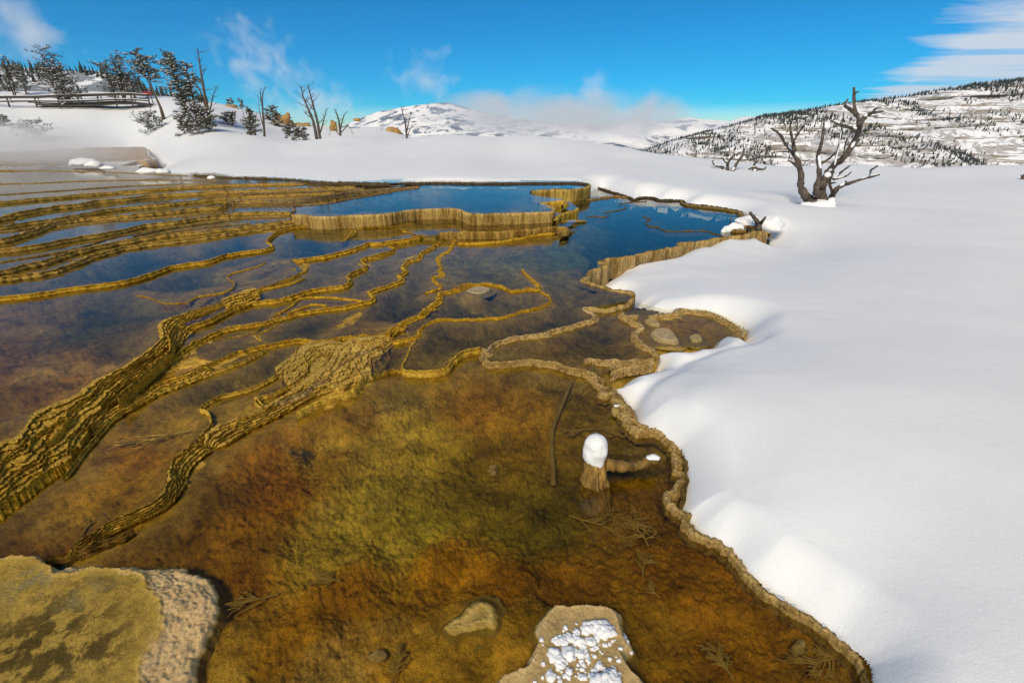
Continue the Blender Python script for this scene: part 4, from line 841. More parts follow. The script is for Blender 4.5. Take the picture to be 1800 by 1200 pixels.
def conifer(label, base, t, top, rad, crown0=.1, nb=70, snow=.55, group=None, shape='cone', wind=0, name='pine_tree', nt=10, stems=1, tl=.19):
    B, t = base_at(*base, t=t); H = Vector(T(*top, t))-B; hh = H.length
    root = thing(name, label, 'bush' if name.endswith('bush') else 'tree', B, group)
    tk = MB(); br = MB(); nd = MB(); sn = MB()
    for s in range(stems):
        off = Vector((random.uniform(-.35, .35), random.uniform(-.2, .2), 0))*(s > 0)*hh*.12; H2 = H*(1 if s == 0 else random.uniform(.75, .95))+off*1.5
        pts = [off+H2*f+Vector((math.sin(f*5+s*2), math.cos(f*4+s), 0))*hh*.02*(f > 0)-(Vector((0, 0, .5)) if f == 0 else Vector()) for f in (0, .2, .4, .6, .8, 1)]
        tk.tube(pts, [hh*.022/(1+.4*(stems > 1))*(1-.85*f) for f in (0, .2, .4, .6, .8, 1)], 7, .1)
        for b in range(nb//stems):
            f = crown0+(1-crown0)*((b+random.random())/(nb//stems))
            k = min(4, int(f*5)); g_ = f*5-k; P = pts[k].lerp(pts[k+1], g_); g2 = (f-crown0)/(1-crown0)
            if shape == 'cone': R = rad*(1-g2)**.7*random.uniform(.45, 1.15)+.12
            elif shape == 'round': R = rad*math.sqrt(max(0, 1-(2*g2-.85)**2/1.5))*random.uniform(.35, 1.12)
            else: R = rad*(.35+.65*abs(math.sin(g2*7+s*2+B.x)))*(1-.5*g2)*random.uniform(.4, 1.2)
            a_ = random.random()*2*math.pi; d = Vector((math.cos(a_)+wind, math.sin(a_), random.uniform(-.1, .55))).normalized()
            q = [P, P+d*R*.5+Vector((0, 0, .02)), P+d*R+Vector((0, 0, random.uniform(-.12, .1)*R))]
            br.tube(q, [hh*.006, hh*.004, hh*.002], 4, 0, False)
            m = max(2, int(nt*R/rad+2))
            for e in range(m):
                w_ = .3+.7*(e+random.random())/m; pp = q[0].lerp(q[1], w_*2) if w_ < .5 else q[1].lerp(q[2], w_*2-1)
                pp = pp+Vector((random.uniform(-1, 1), random.uniform(-1, 1), random.uniform(-.3, .5)))*.12*max(.5, rad)
                tuft(nd, pp, d, tl*random.uniform(.8, 1.35), 7, tl*.13)
                if random.random() < snow*.7: pad(sn, pp+Vector((0, 0, tl*.35)), tl*random.uniform(.3, .7))
    tk.build('trunk', M['bark'], root); br.build('branch', M['bark'], root, kind='stuff'); nd.build('needles', M['needles'], root, kind='stuff'); sn.build('snow_load', M['bsnow'], root, kind='stuff')
    return root
conifer('ragged snowy pine cut by the left picture edge', (25,167), 53, (8,100), 1.7, .15, 70, .45, shape='rag', stems=2)
conifer('thin snowy pine between the edge pine and the bushy one', (45,165), 55, (30,118), 1.3, .1, 50, .5, shape='rag')
conifer('bushy snow-laden pine with spiky bare top behind the boardwalk', (112,166), 49, (70,84), 2.1, .12, 120, .5, shape='rag', stems=3)
conifer('lower snowy pine leaning on the right of the bushy one', (118,166), 48, (100,118), 1.9, .1, 80, .6, shape='round')
conifer('broad pine with several bare trunks behind the boardwalk', (215,165), 52, (206,90), 1.7, .28, 100, .35, shape='rag', stems=4)
conifer('low snowy pine left of the many-trunked one', (200,165), 52, (180,112), 1.9, .12, 70, .45, shape='round')
conifer('short snowy pine right of the many-trunked one', (233,163), 53, (228,128), 1.3, .1, 50, .5, shape='round')
conifer('wind-bent pine with flat crown and long bare trunk', (281,190), 41, (240,90), 1.35, .62, 70, .55, shape='round', stems=2)
conifer('tallest snow-laden pine right of the boardwalk end', (333,232), 36, (299,95), 1.35, .30, 130, .6, shape='rag')
conifer('snowy young pine leaning beside the bare tree', (345,222), 36, (330,112), .95, .25, 70, .55, shape='rag')
conifer('squat snowy pine at the foot of the tall pine', (350,240), 33, (345,188), 1.25, .05, 90, .6, shape='round', name='pine_bush')
conifer('small snowy pine beneath the tall pine on its left', (322,232), 34, (318,196), .7, .05, 40, .6, shape='round', name='pine_bush')
for lab, b_, tp_, rr_, sn_ in (('rounded snow-dusted bush on the slope right of the tall pine', (402,222), (401,200), .75, .5), ('snowy twiggy bush on the slope below the boardwalk', (265,236), (258,200), 1.3, .7), ('half buried snow-covered bush at far left of the slope', (60,250), (55,214), 1.6, .95),
      ('snowy bush cut by the left picture edge on the slope', (2,222), (2,205), .6, .9)):
    conifer(lab, b_, None, tp_, rr_, 0, 60, sn_, shape='round', name='snowy_bush', nt=6)
conifer('bare-stemmed pine shrub standing left of the first dead snag', (440,240), 33, (433,188), .75, .1, 45, .35, shape='rag', name='pine_shrub', stems=3)
conifer('dark rounded pine behind the thin dead snag', (480,236), 47, (478,188), .95, .1, 80, .3, shape='round')
for lab, b_, tp_, t_ in (('tiny pine on the skyline above the ochre scar', (423,186), (423,175), 54), ('tiniest pine on the skyline, furthest left of the pair', (404,181), (404,174), 55)):
    conifer(lab, b_, t_, tp_, .35, 0, 24, .3, nt=3)
conifer('snowy low shrub below the ochre outcrop', (512,238), 34, (511,221), .75, 0, 50, .5, shape='round', name='snowy_shrub', nt=5)
conifer('snowy low shrub right of the ochre outcrop, nearest the tall dead pair', (530,239), 34, (529,226), .55, 0, 36, .5, shape='round', name='snowy_shrub', nt=5)

def dead(label, stems, t, nbr=12, name='dead_tree', mat='dead_wood', spread=.33, group=None, up=.7):
    B, t = base_at(*stems[0][0], t=t); root = thing(name, label, 'tree', B, group)
    for st in stems:
        tk = MB(); P = [Vector(T(a, b, t+(i*.07*((i % 2)*2-1))))-B for i, (a, b) in enumerate(st[:-1])]; r0 = st[-1]*t/800; P[0].z -= .3
        P = [Vector(p) for p in curve([tuple(p) for p in P], k=4)]; n = len(P); tk.tube(P, [r0*(1-.8*i/(n-1)) for i in range(n)], 7, .12); tk.build('trunk', M[mat], root)
        Ln = sum((P[i+1]-P[i]).length for i in range(n-1))
        bm_ = MB()
        for b in range(nbr):
            i = int(n*(.22+.75*(b+random.random())/nbr)); i = min(i, n-2); p = P[i]; d = (P[i+1]-P[i]).normalized(); a_ = random.choice((0, math.pi))+random.uniform(-.9, .9)
            o_ = (Vector((math.cos(a_), math.sin(a_)*.7, 0))+d*up*random.uniform(.3, 1.6)).normalized(); l_ = Ln*spread*random.uniform(.3, 1)*(1.1-.7*i/n)
            q = [p]; 
            for s in range(4): q.append(q[-1]+(o_+Vector((random.uniform(-.35, .35), random.uniform(-.3, .3), .12*s*up+random.uniform(-.25, .25)))).normalized()*l_/4)
            rb = max(r0*.32*(1-.6*i/n), .008); bm_.tube(q, [rb, rb*.8, rb*.6, rb*.4, rb*.25], 5, .1)
            for s in range(3):
                k = random.randint(1, 3); q2 = [q[k], q[k]+(o_+Vector((random.uniform(-1, 1), random.uniform(-.7, .7), random.uniform(-.3, 1)))).normalized()*l_*random.uniform(.15, .4)]
                bm_.tube(q2, [rb*.45, rb*.2], 4, 0, False)
        bm_.build('branch', M[mat], root, kind='stuff')
    return root
dead('tall bare dead pine beside the tallest snowy pine', [[(366,226),(364,190),(357,150),(352,120),(347,84),3.4], [(362,190),(352,160),(340,140),(337,112),1.8], [(366,195),(374,170),(382,150),1.4]], 36, 15)
dead('thin forked dead snag rising behind the snow crest', [[(464,240),(463,210),(461,180),(462,165),(467,152),2.0], [(461,185),(458,170),(459,154),1.2], [(464,225),(457,200),(454,172),1.0]], 35, 8, spread=.18)
dead('leafless multi-stemmed shrub left of the forked snag', [[(438,240),(433,215),(428,200),(425,182),.9], [(441,240),(440,215),(438,190),.8], [(446,240),(449,215),(452,196),.9]], 34.5, 6, name='dead_shrub', spread=.25)
dead('tallest crooked dead tree on the snow crest', [[(556,239),(551,215),(541,190),(533,170),(529,152),3.0], [(562,239),(557,210),(549,180),(545,165),(541,148),2.6], [(562,225),(570,208),(575,190),1.4]], 33.5, 14, spread=.3)
dead('small dead tree with drooping branches right of the tall pair', [[(598,239),(596,215),(592,200),(588,192),2.2], [(596,222),(604,205),(610,196),1.3], [(596,230),(582,222),(580,240),.9], [(598,226),(612,222),(622,238),.9]], 33.5, 7, spread=.22)
dead('lone slender dead tree before the far mountain', [[(715,241),(712,215),(708,200),(705,186),1.8], [(714,225),(720,208),(723,196),1.2], [(716,230),(724,222),(734,218),.8]], 32.5, 8, spread=.25)

# boardwalk with railings on the left slope
PS = [((-70,172),(-66,189)),((-28,170.5),(-23,187)),((11,169),(17,185.5)),((60,169),(65,185)),((100,167),(107,187.5)),((135,166),(142,187)),((170,165),(176,186)),((201,164),(206,184)),((229,164),(234,184)),((259,166),(265,187.5))]
BT = 48
bw = thing('boardwalk', 'snowy wooden boardwalk with two-rail fence on the left slope', 'boardwalk', Vector(T(130,187,BT)))
O = Vector(bw.location)
for (a0_, b0_), (a1_, b1_) in PS:
    m = MB(); p0 = Vector(T(a0_, b0_, BT))-O; p1 = Vector(T(a1_, b1_+3, BT))-O; m.tube([p1, p0], [.085, .085], 4); m.build('post', M['timber'], bw, smooth=False)
    m = MB(); p2 = Vector(T(a0_+6, b0_+1, BT+2.2))-O; p3 = Vector(T(a1_+5, b1_-3, BT+2.2))-O; m.tube([p3, p2], [.06, .06], 4); m.build('post', M['timber'], bw, smooth=False)
def beam(q, dz_, th, w2, nm, mat='timber', dt=0, dx=0):
    m = MB(); pts = [Vector(T(a+dx, b+dz_, BT+dt))-O for a, b in q]
    for A1, B1 in zip(pts[:-1], pts[1:]):
        d = (B1-A1); ax = d.normalized(); up_ = Vector((0, 0, 1)); sd1 = ax.cross(up_).normalized(); up2 = sd1.cross(ax)
        m.box((A1+B1)/2, (d.length+.02, w2, th), (ax, sd1, up2))
    m.build(nm, M[mat], bw, smooth=False)
tops = [p[0] for p in PS]; bots = [p[1] for p in PS]
beam(tops, 1, .15, .09, 'rail'); beam(tops, -.5, .05, .14, 'rail_snow', 'bsnow'); beam([(a*.45+c*.55, b*.45+d*.55) for (a, b), (c, d) in PS], 0, .13, .08, 'rail'); beam([(a*.45+c*.55, b*.45+d*.55) for (a, b), (c, d) in PS], -1.6, .05, .1, 'rail_snow', 'bsnow')
beam(tops, 3, .12, .08, 'rail', dt=2.2, dx=5); beam(bots[3:], -1.5, .16, .10, 'deck_beam')
beam(bots[3:], -4.2, .10, 1.9, 'deck', 'timber', 1.1); beam(bots[3:], -5.0, .07, 1.7, 'deck_snow', 'bsnow', 1.1)
p_ = T(259, 163.5, 51); m = MB(); m.box((0, 0, 0), (.95, .06, .22)); 
o = m.build('barrier', M['red_paint'], None, smooth=False, label='small red barrier panel past the boardwalk end', category='barrier'); o.location = p_; o.rotation_euler = (0, .08, 0)
# lookout platform on the skyline above the ochre outcrop
lp = thing('lookout_platform', 'small dark wooden lookout above the ochre outcrop', 'platform', Vector(T(498,213,56))); O2 = Vector(lp.location)
m = MB()
m.box(Vector(T(498,207,56))-O2, (1.5, 1.2, .12)); m.build('deck', M['timber'], lp, smooth=False)
for q in (489, 498, 507):
    m = MB(); m.tube([Vector(T(q, 215, 56))-O2, Vector(T(q, 202.5, 56))-O2], [.05, .05], 4); m.build('post', M['timber'], lp, smooth=False)
m = MB(); m.box(Vector(T(498,203,56))-O2, (1.4, .07, .09)); m.build('rail', M['timber'], lp, smooth=False)
# ochre outcrops on the hill
for lab, px, py, t_, sz in (('large bare ochre outcrop below the lookout platform', 499,220,50,(1.1,.8,1.0)), ('brown crusted outcrop right of the big ochre one', 527,223,51,(1.3,.7,.45)), ('thin ochre scar on the slope above the round bush', 404,191,52,(.9,.6,.35)),
        ('small ochre outcrop at the end of the low hill', 692,232,50,(.75,.6,.45)), ('middle little ochre rock on the low hill', 671,235,50,(.4,.4,.35)), ('brown rock half in snow on the low hill', 641,230,52,(.8,.5,.3)), ('small rock on top of the low hill', 628,211,60,(.45,.4,.2)), ('pale rust ledge beside the drooping dead tree', 586,223,48,(.35,.3,.5))):
    m = MB(); m.blob((0, 0, 0), sz, .33, px, 14, 20); o = m.build('rock_outcrop', M['ochre_rock'], label=lab, category='rock'); o.location = T(px, py, t_)

# ---------------------------------------------------------------- the big dead tree in the snow, branch by branch
def Z4(p, ox=1200, oy=120, s=3): return (ox+p[0]/s, oy+p[1]/s)
BB, bt = base_at(1440, 358)
root = thing('dead_tree', 'large gnarled bare dead tree standing in open snow', 'tree', BB)
def limb(name, pts, r0, r1, dt=0, parent=root, t=None, B=BB, mat='dead_wood', sides=8, oxy=(1200, 120, 3), snow=0, jit=.13, dtw=.12):
    t = t or bt; q = []
    for i, p in enumerate(pts):
        a_, b_ = Z4(p, *oxy); q.append(tuple(Vector(T(a_, b_, t+dt*i/(len(pts)-1)+dtw*math.sin(i*2.1)*(i > 0)*t/11))-B))
    q = curve(q, k=5); n = len(q); rd = [(r0+(r1-r0)*(i/(n-1))**.8)*t/800*(1+.12*math.sin(i*1.7)+.1*random.uniform(-1, 1)) for i in range(n)]
    m = MB(); m.tube([tuple(p) for p in q], rd, sides, jit); o = m.build(name, M[mat], parent)
    if snow:
        m = MB()
        i = 0
        while i < n-3:
            L2 = random.randint(2, 6)
            if random.random() < snow:
                seg = [Vector(q[k])+Vector((random.uniform(-.2, .2)*rd[k], -rd[k]*.35, rd[k]*.75)) for k in range(i, min(n, i+L2))]
                d = (seg[-1]-seg[0]).normalized() if len(seg) > 1 else Vector((0, 0, 1))
                if abs(d.z) < .93 and len(seg) > 1: m.tube(seg, [rd[k]*(.35 if k in (i, i+L2-1) else .72) for k in range(i, i+len(seg))], 7, .15)
            i += L2
        if m.v: m.build('snow_load', M['bsnow'], o, kind='stuff')
    return o
limb('limb', [(690,725),(662,690),(640,660),(622,620),(625,560),(600,470),(575,440),(540,390),(510,345),(470,318)], 8.5, 1.8, .5, snow=.35)
limb('branch', [(590,435),(580,380),(568,330),(568,280)], 3.5, 1.4, .3); limb('branch', [(582,390),(610,345),(640,295)], 2.4, 1, -.4); limb('branch', [(605,520),(580,500),(555,485)], 2.6, .9, -.3); limb('branch', [(562,442),(530,440),(500,440)], 1.6, .7, .3)
limb('limb', [(722,728),(715,680),(705,640),(720,560),(715,460),(735,380),(748,260)], 7.5, 1.6, -.3, snow=.25); limb('branch', [(728,505),(775,475),(810,440)], 2.6, 1, -.4, snow=.5)
limb('limb', [(735,725),(730,650),(742,600),(765,560),(800,510),(850,470),(900,400),(930,330),(932,290),(920,250),(905,200),(903,100)], 9, 2.2, .8, snow=.3)
limb('branch', [(930,300),(960,260),(1000,235),(1030,232),(1057,227)], 4.6, 1.4, .4, snow=.2); limb('branch', [(998,238),(1015,215),(1027,210)], 2.4, 1.2, -.2)
limb('branch', [(920,248),(880,215),(855,195),(870,165)], 3.6, 1.5, -.4, snow=.3); limb('branch', [(912,330),(880,310),(830,300),(785,278)], 3.6, 1.2, -.5, snow=.3); limb('branch', [(905,140),(915,128),(929,125)], 2, .8, -.1)
limb('branch', [(800,515),(820,420),(835,330),(850,235)], 2.0, .7, .6, snow=.5); limb('branch', [(848,472),(858,400),(880,352)], 1.8, .6, .5, snow=.4)
limb('limb', [(762,728),(790,670),(820,630),(870,610),(930,590),(1040,560)], 5.5, 1.6, -.6, snow=.35); limb('branch', [(795,660),(775,610),(790,560),(800,545)], 3, 1, .2)
limb('branch', [(795,585),(840,545),(880,515),(908,492)], 2.5, .8, .3, snow=.5); limb('branch', [(800,585),(860,570),(892,545)], 2, .7, -.3, snow=.5); limb('branch', [(738,588),(780,605),(805,603)], 3, 1.2, -.2); limb('branch', [(990,572),(992,540),(1005,530),(1025,517)], 1.8, 1.4, -.1, snow=.5); limb('branch', [(865,612),(860,595)], 2, 1)
m = MB(); m.blob((0, 0, -.10), (.42, .28, .16), .25, 4, 14, 22); m.blob((.20, -.05, -.05), (.16, .14, .15), .25, 8, 14, 22); m.build('snow_load', M['bsnow'], root)
# lesser dead shrubs beyond it
B2, t2 = base_at(1281, 302); r2 = thing('dead_shrub', 'low dead shrub of crooked arms left of the big dead tree', 'shrub', B2)
for p_, a_, b_ in (([(237,548),(240,500),(275,455),(300,445)], 3.2, 1.2), ([(258,548),(290,495),(320,450),(325,385)], 3.0, 1.2), ([(240,505),(222,488),(205,470)], 2.2, 1), ([(215,525),(195,518),(170,515),(155,490)], 2.2, .9), ([(275,457),(268,445)], 1.5, .7), ([(320,452),(334,462)], 1.5, .7), ([(155,490),(165,487)], 1, .6)):
    limb('branch', p_, a_, b_, .2, r2, t2, B2, snow=.4)
B3, t3 = base_at(1330, 303); r3 = thing('dead_shrub', 'small tangled dead twig nearest the big dead tree', 'shrub', B3)
for p_, a_, b_ in (([(380,550),(372,520),(395,480),(378,450)], 2.6, 1.1), ([(370,522),(420,535),(441,522)], 2.2, 1), ([(372,522),(345,535)], 2, .9), ([(385,545),(410,540),(420,530)], 1.8, .8), ([(393,485),(415,478)], 1.4, .7)):
    limb('branch', p_, a_, b_, .2, r3, t3, B3, snow=.5)
B4, t4 = base_at(1798, 318); r4 = thing('dead_shrub', 'short dark twig poking from snow at the right edge', 'shrub', B4)
for p_ in ([(1800,600),(1793,580),(1785,565)], [(1793,580),(1800,560)], [(1788,590),(1780,588)]): limb('branch', p_, 2.4, 1, 0, r4, t4, B4)
B5, t5 = base_at(1333, 404); r5 = thing('snag', 'forked dark snag in a snow mound by the pool corner', 'snag', B5)
limb('branch', [(402,852),(398,825),(390,805),(375,785),(355,762)], 5.5, 2.4, .1, r5, t5, B5); limb('branch', [(400,838),(415,812),(425,800),(437,785)], 4, 1.8, -.1, r5, t5, B5); limb('branch', [(393,812),(394,795)], 2, 1, 0, r5, t5, B5)
def lump(label, parts, name='snow_mound', z=.05, rough=.14, seed=1, parent=None):
    m = MB(); c0_ = Vector(G(parts[0][0], parts[0][1], z))
    for i, (px, py, rx, rz) in enumerate(parts):
        c = Vector(G(px, py, z)); t_ = c.y*CP-(c.z-CH)*SP; m.blob(c-c0_, (rx*t_/800, max(rx*.65, rz)*t_/800, rz*t_/800), rough, seed+i, 16, 26, -.3)
    o = m.build(name, M['snow'], parent, label=label, category='snow'); o.location = c0_; return o
lump('snow mound behind the forked snag at the pool corner', [(1316,394,24,14),(1352,398,22,18),(1334,398,14,14)], z=.08)
# snow-capped log at the corner of the blue pool
B6, t6 = base_at(1287, 412, G(1287, 412, .02)[1]*CP+(CH-.02)*SP); B6 = Vector(G(1290, 411, .02)); t6 = B6.y*CP-(B6.z-CH)*SP
r6 = thing('log', 'short log under a thick snow cap at the blue pool edge', 'log', B6)
limb('trunk', [(212,878),(240,868),(285,862),(322,866)], 6, 5, 0, r6, t6, B6, 'wet_wood'); limb('branch', [(222,895),(214,882)], 2, 1.5, 0, r6, t6, B6); limb('branch', [(322,838),(345,838),(385,842)], 3, 3, .3, r6, t6, B6, 'wet_wood')
m = MB()
for i, (a_, b_, rx, rz) in enumerate([(1279,404,9,7),(1289,401,11,8.5),(1299,402,9,8),(1272,408,5,5.5)]):
    c = Vector(T(a_, b_, t6))-B6; m.blob(c, (rx*t6/800, rx*.8*t6/800, rz*t6/800), .12, i+20, 14, 20)
m.build('snow_cap', M['snow'], r6)
p_ = G(1284, 388, .05); t_ = p_[1]*CP-(p_[2]-CH)*SP; m = MB(); m.tube([(0, 0, -.1), (0, 0, 12*t_/800)], [.012, .01], 6, .1); o = m.build('stake', M['dead_wood'], label='thin upright stake in the blue pool', category='stake'); o.location = p_
# floating stick off the stepped pool
p0_ = Vector(G(985, 391, .07)); p1_ = Vector(G(1030, 389, .07)); m = MB(); m.tube([(0, 0, 0), tuple((p1_-p0_)*.5+Vector((0, 0, .01))), tuple(p1_-p0_)], [.03, .035, .025], 7, .1); o = m.build('driftwood', M['stick'], label='straight stick lying below the stepped rim', category='stick'); o.location = p0_

# ---------------------------------------------------------------- stump with its snow cap
sb = Vector(G(1050, 895, -.12)); tS = sb.y*CP-(sb.z-CH)*SP
st = thing('stump', 'splintered wet stump with tall snow cap and side branch', 'stump', sb)
m = MB(); ctr = [(1058,912,14),(1055,895,17),(1049,870,21),(1045,848,21),(1045,825,18),(1046,805,15)]
V_ = []; nS = 64; Q = curve([(a_, b_, r_) for a_, b_, r_ in ctr], k=7); 
for i, (a_, b_, r_) in enumerate(Q):
    c = Vector(T(a_, b_, tS))-sb
    for k in range(nS):
        an = 2*math.pi*k/nS; g_ = mnoise.noise(Vector((math.cos(an)*2.6, math.sin(an)*2.6, i*.06)))*.42-abs(mnoise.noise(Vector((math.cos(an)*4.5+i*.03, math.sin(an)*4.5, i*.07))))*.55+.10+mnoise.noise(Vector((math.cos(an)*14, math.sin(an)*14, i*.25)))*.16
        r = r_*tS/800*(1+g_); V_.append((c.x+math.cos(an)*r, c.y+math.sin(an)*r*.9, c.z+mnoise.noise(Vector((an*2, i*.3, 1)))*.006))
F_ = [(i*nS+k, i*nS+(k+1) % nS, (i+1)*nS+(k+1) % nS, (i+1)*nS+k) for i in range(len(Q)-1) for k in range(nS)]+[tuple((len(Q)-1)*nS+k for k in range(nS))]
m.add(V_, F_); m.build('trunk', M['wet_wood'], st)
limb('branch', [(660,700),(720,712),(800,718),(880,712),(950,690),(1025,662)], 11.5, 7.5, .05, st, tS, sb, 'wet_wood', 14, (900, 640, 4), dtw=.0, jit=.06)
m = MB()
for i, (a_, b_, r_) in enumerate([(1143,804,6),(1149,803,7),(1153,804,6)]): m.blob(Vector(T(a_, b_, tS+.02))-sb, (r_*tS/800*1.2, r_*tS/800, r_*.6*tS/800), .12, i)
m.build('snow_patch', M['snow'], st)
m = MB(); c = Vector(T(1047, 801, tS))-sb; R = 21.5*tS/800; v = []; f = []; la, lo = 26, 40
for i in range(la+1):
    h_ = i/la
    for k in range(lo):
        an = 2*math.pi*k/lo; rr = R*(1-(.04+.96*h_)**4.2)**.5*(1-.10*(1-h_)+.06*math.sin(h_*3.1))
        rr *= 1+.11*mnoise.noise(Vector((math.cos(an)*1.5, math.sin(an)*1.5, h_*3)))+.05*mnoise.noise(Vector((math.cos(an)*5, math.sin(an)*5, h_*8)))+.03*mnoise.noise(Vector((math.cos(an)*13, math.sin(an)*13, h_*20)))
        if i == 0: rr *= .6
        zz = h_*.148 - (.0 if i > 3 else .014*(1+mnoise.noise(Vector((math.cos(an)*7, math.sin(an)*7, 2)))*2.2)*(1-i/4)) - .018*math.cos(an)*(1-h_)*-1*0
        v.append((c.x+math.cos(an)*rr-.006*(1-h_), c.y+math.sin(an)*rr, c.z-.022+zz-.018*(math.cos(an))*(1-h_)))
f = [(i*lo+k, i*lo+(k+1) % lo, (i+1)*lo+(k+1) % lo, (i+1)*lo+k) for i in range(la) for k in range(lo)]+[tuple(range(lo))[::-1], tuple(la*lo+k for k in range(lo))]
m.add(v, f); m.build('snow_cap', M['snow'], st)

# sunken stick, pebbles and twigs on the pool floor
def onbed(px, py, lift=0):
    u, dy, dz = ray(px, py)
    p = G(px, py, -.05)
    for _ in range(4):
        i, j = to_ij(np.array([[p[0], p[1]]])); i = int(round(float(i[0]))); j = int(round(float(j[0]))); p = G(px, py, float(Zg[i, j])+lift)
    return Vector(p)
q = [onbed(a_, b_, .02) for a_, b_ in [(1018,655),(1005,672),(994,698),(982,727),(972,755),(970,780),(971,805),(973,830),(973,852)]]
q = [Vector((p.x, p.y, max(p.z, -.09))) for p in q]
m = MB(); m.tube([tuple(Vector(p)-q[0]) for p in curve([tuple(p) for p in q], k=4)], .0145, 10, .08); o = m.build('sunken_stick', M['stick'], label='long curved stick lying under water near the stump', category='stick'); o.location = q[0]
for lab, px, py, sz, z_ in (('pale angular stone alone on the pool floor', 867,827,(9.5,9,12),.01), ('flat pale pebble near the bottom edge left of the crust rock', 663,1153,(17,10,7),.005), ('knobby ochre stone near the lower right rim', 1403,1140,(12,9,18),.01), ('small pale chip above the little crust, left one', 858,1052,(7,5,4),.01), ('small pale chip above the little crust, right one', 874,1058,(8,8,5),.01)):
    b_ = onbed(px, py, .01); t_ = b_.y*CP-(b_.z-CH)*SP; m = MB(); m.blob((0, 0, 0), tuple(s_*t_/800 for s_ in sz), .22, px, 9, 12); o = m.build('stone', M['stone'], label=lab, category='stone', smooth=False if px == 867 else True); o.location = b_
p_ = Vector(G(1083, 722, .03)); t_ = p_.y*CP-(p_.z-CH)*SP; kn = thing('knob', 'small hollow wood knob with snow dab on the rim', 'wood knob', p_)
m = MB(); m.tube([(0, 0, -.05), (-.004, 0, -.01), (-.004, 0, .02), (-.002, 0, .028)], [.02, .027, .024, .012], 12, .08); m.build('stub', M['stick'], kn); m = MB(); m.blob((0, .005, .034), (.018, .01, .006), .1, 3); m.build('snow_dab', M['snow'], kn)
def twigs(label, px, py, ang, L_, n=7, spread=.7, z_=.012, mat='twig', depth_=3, r=.0048):
    b_ = onbed(px, py, z_); b_.z = max(b_.z, -.1) ; t_ = b_.y*CP-(b_.z-CH)*SP; m = MB(); ln = L_*t_/800
    def grow(p, a, l, d, rr):
        q = [p]; 
        for s in range(4): a += random.uniform(-.18, .18); q.append(q[-1]+Vector((math.cos(a), math.sin(a), random.uniform(-.10, .16)))*l/4)
        m.tube(q, [rr, rr*.9, rr*.8, rr*.65, rr*.5], 5, 0, False)
        if d > 0:
            for s in range(int(n*1.3) if d == depth_-1 else 5):
                k = random.uniform(.2, 1)*4; k0 = min(3, int(k)); pp = q[k0].lerp(q[k0+1], k-k0); grow(pp, a+random.choice((-1, 1))*random.uniform(.3, 1.0)*spread, l*random.uniform(.3, .55), d-1, rr*.7)
    grow(Vector((0, 0, 0)), math.radians(ang), ln, depth_-1 if depth_ > 2 else 1, r); 
    o = m.build('twig', M[mat], label=label, category='twig'); o.location = b_
twigs('feathery sunken twig on the left shelf below the fine rims', 335,757,195,85,9,.5,.012); twigs('upright-lying sunken twig near the left edge', 140,945,92,75,8,1.2,.012)
twigs('branching sunken twig right of the stump foot, by the rim', 1140,960,100,60,12,1.5,.03,r=.005); twigs('sprawling sunken twig left of the stump foot', 1000,905,-25,90,10,.9,.03); twigs('fan of sunken twigs under the lower right rim', 1490,1142,200,85,12,.8,.03,r=.005); twigs('small sunken twig fan left of the knobby stone', 1290,1195,110,60,9,1.1,.02)
twigs('tuft of sunken twigs by the flat pebble', 690,1200,70,50,12,1.0,.02); twigs('dark sunken twig left of the pale patch', 540,820,120,40,9,1.2,.02,'dead_wood'); twigs('little sunken twig in the amber bed', 600,1020,165,45,8,1.0,.015); twigs('sunken twig pointing right of the big shelf', 490,1043,190,75,6,.6,.012)
twigs('loose sunken twigs behind the snow cap', 1040,755,185,38,9,.9,.02); twigs('sunken twigs right of the snow cap', 1110,770,170,60,9,1.0,.02); twigs('tiny sunken twig upper right of the crust rock', 1160,1050,120,28,7,1.0,.015); twigs('two thin straight twigs beside the little crust', 735,1200,35,80,2,.4,.012,r=.003)
twigs('sunken twig below the branching one near the rim', 1130,1010,80,40,8,1.2,.02)

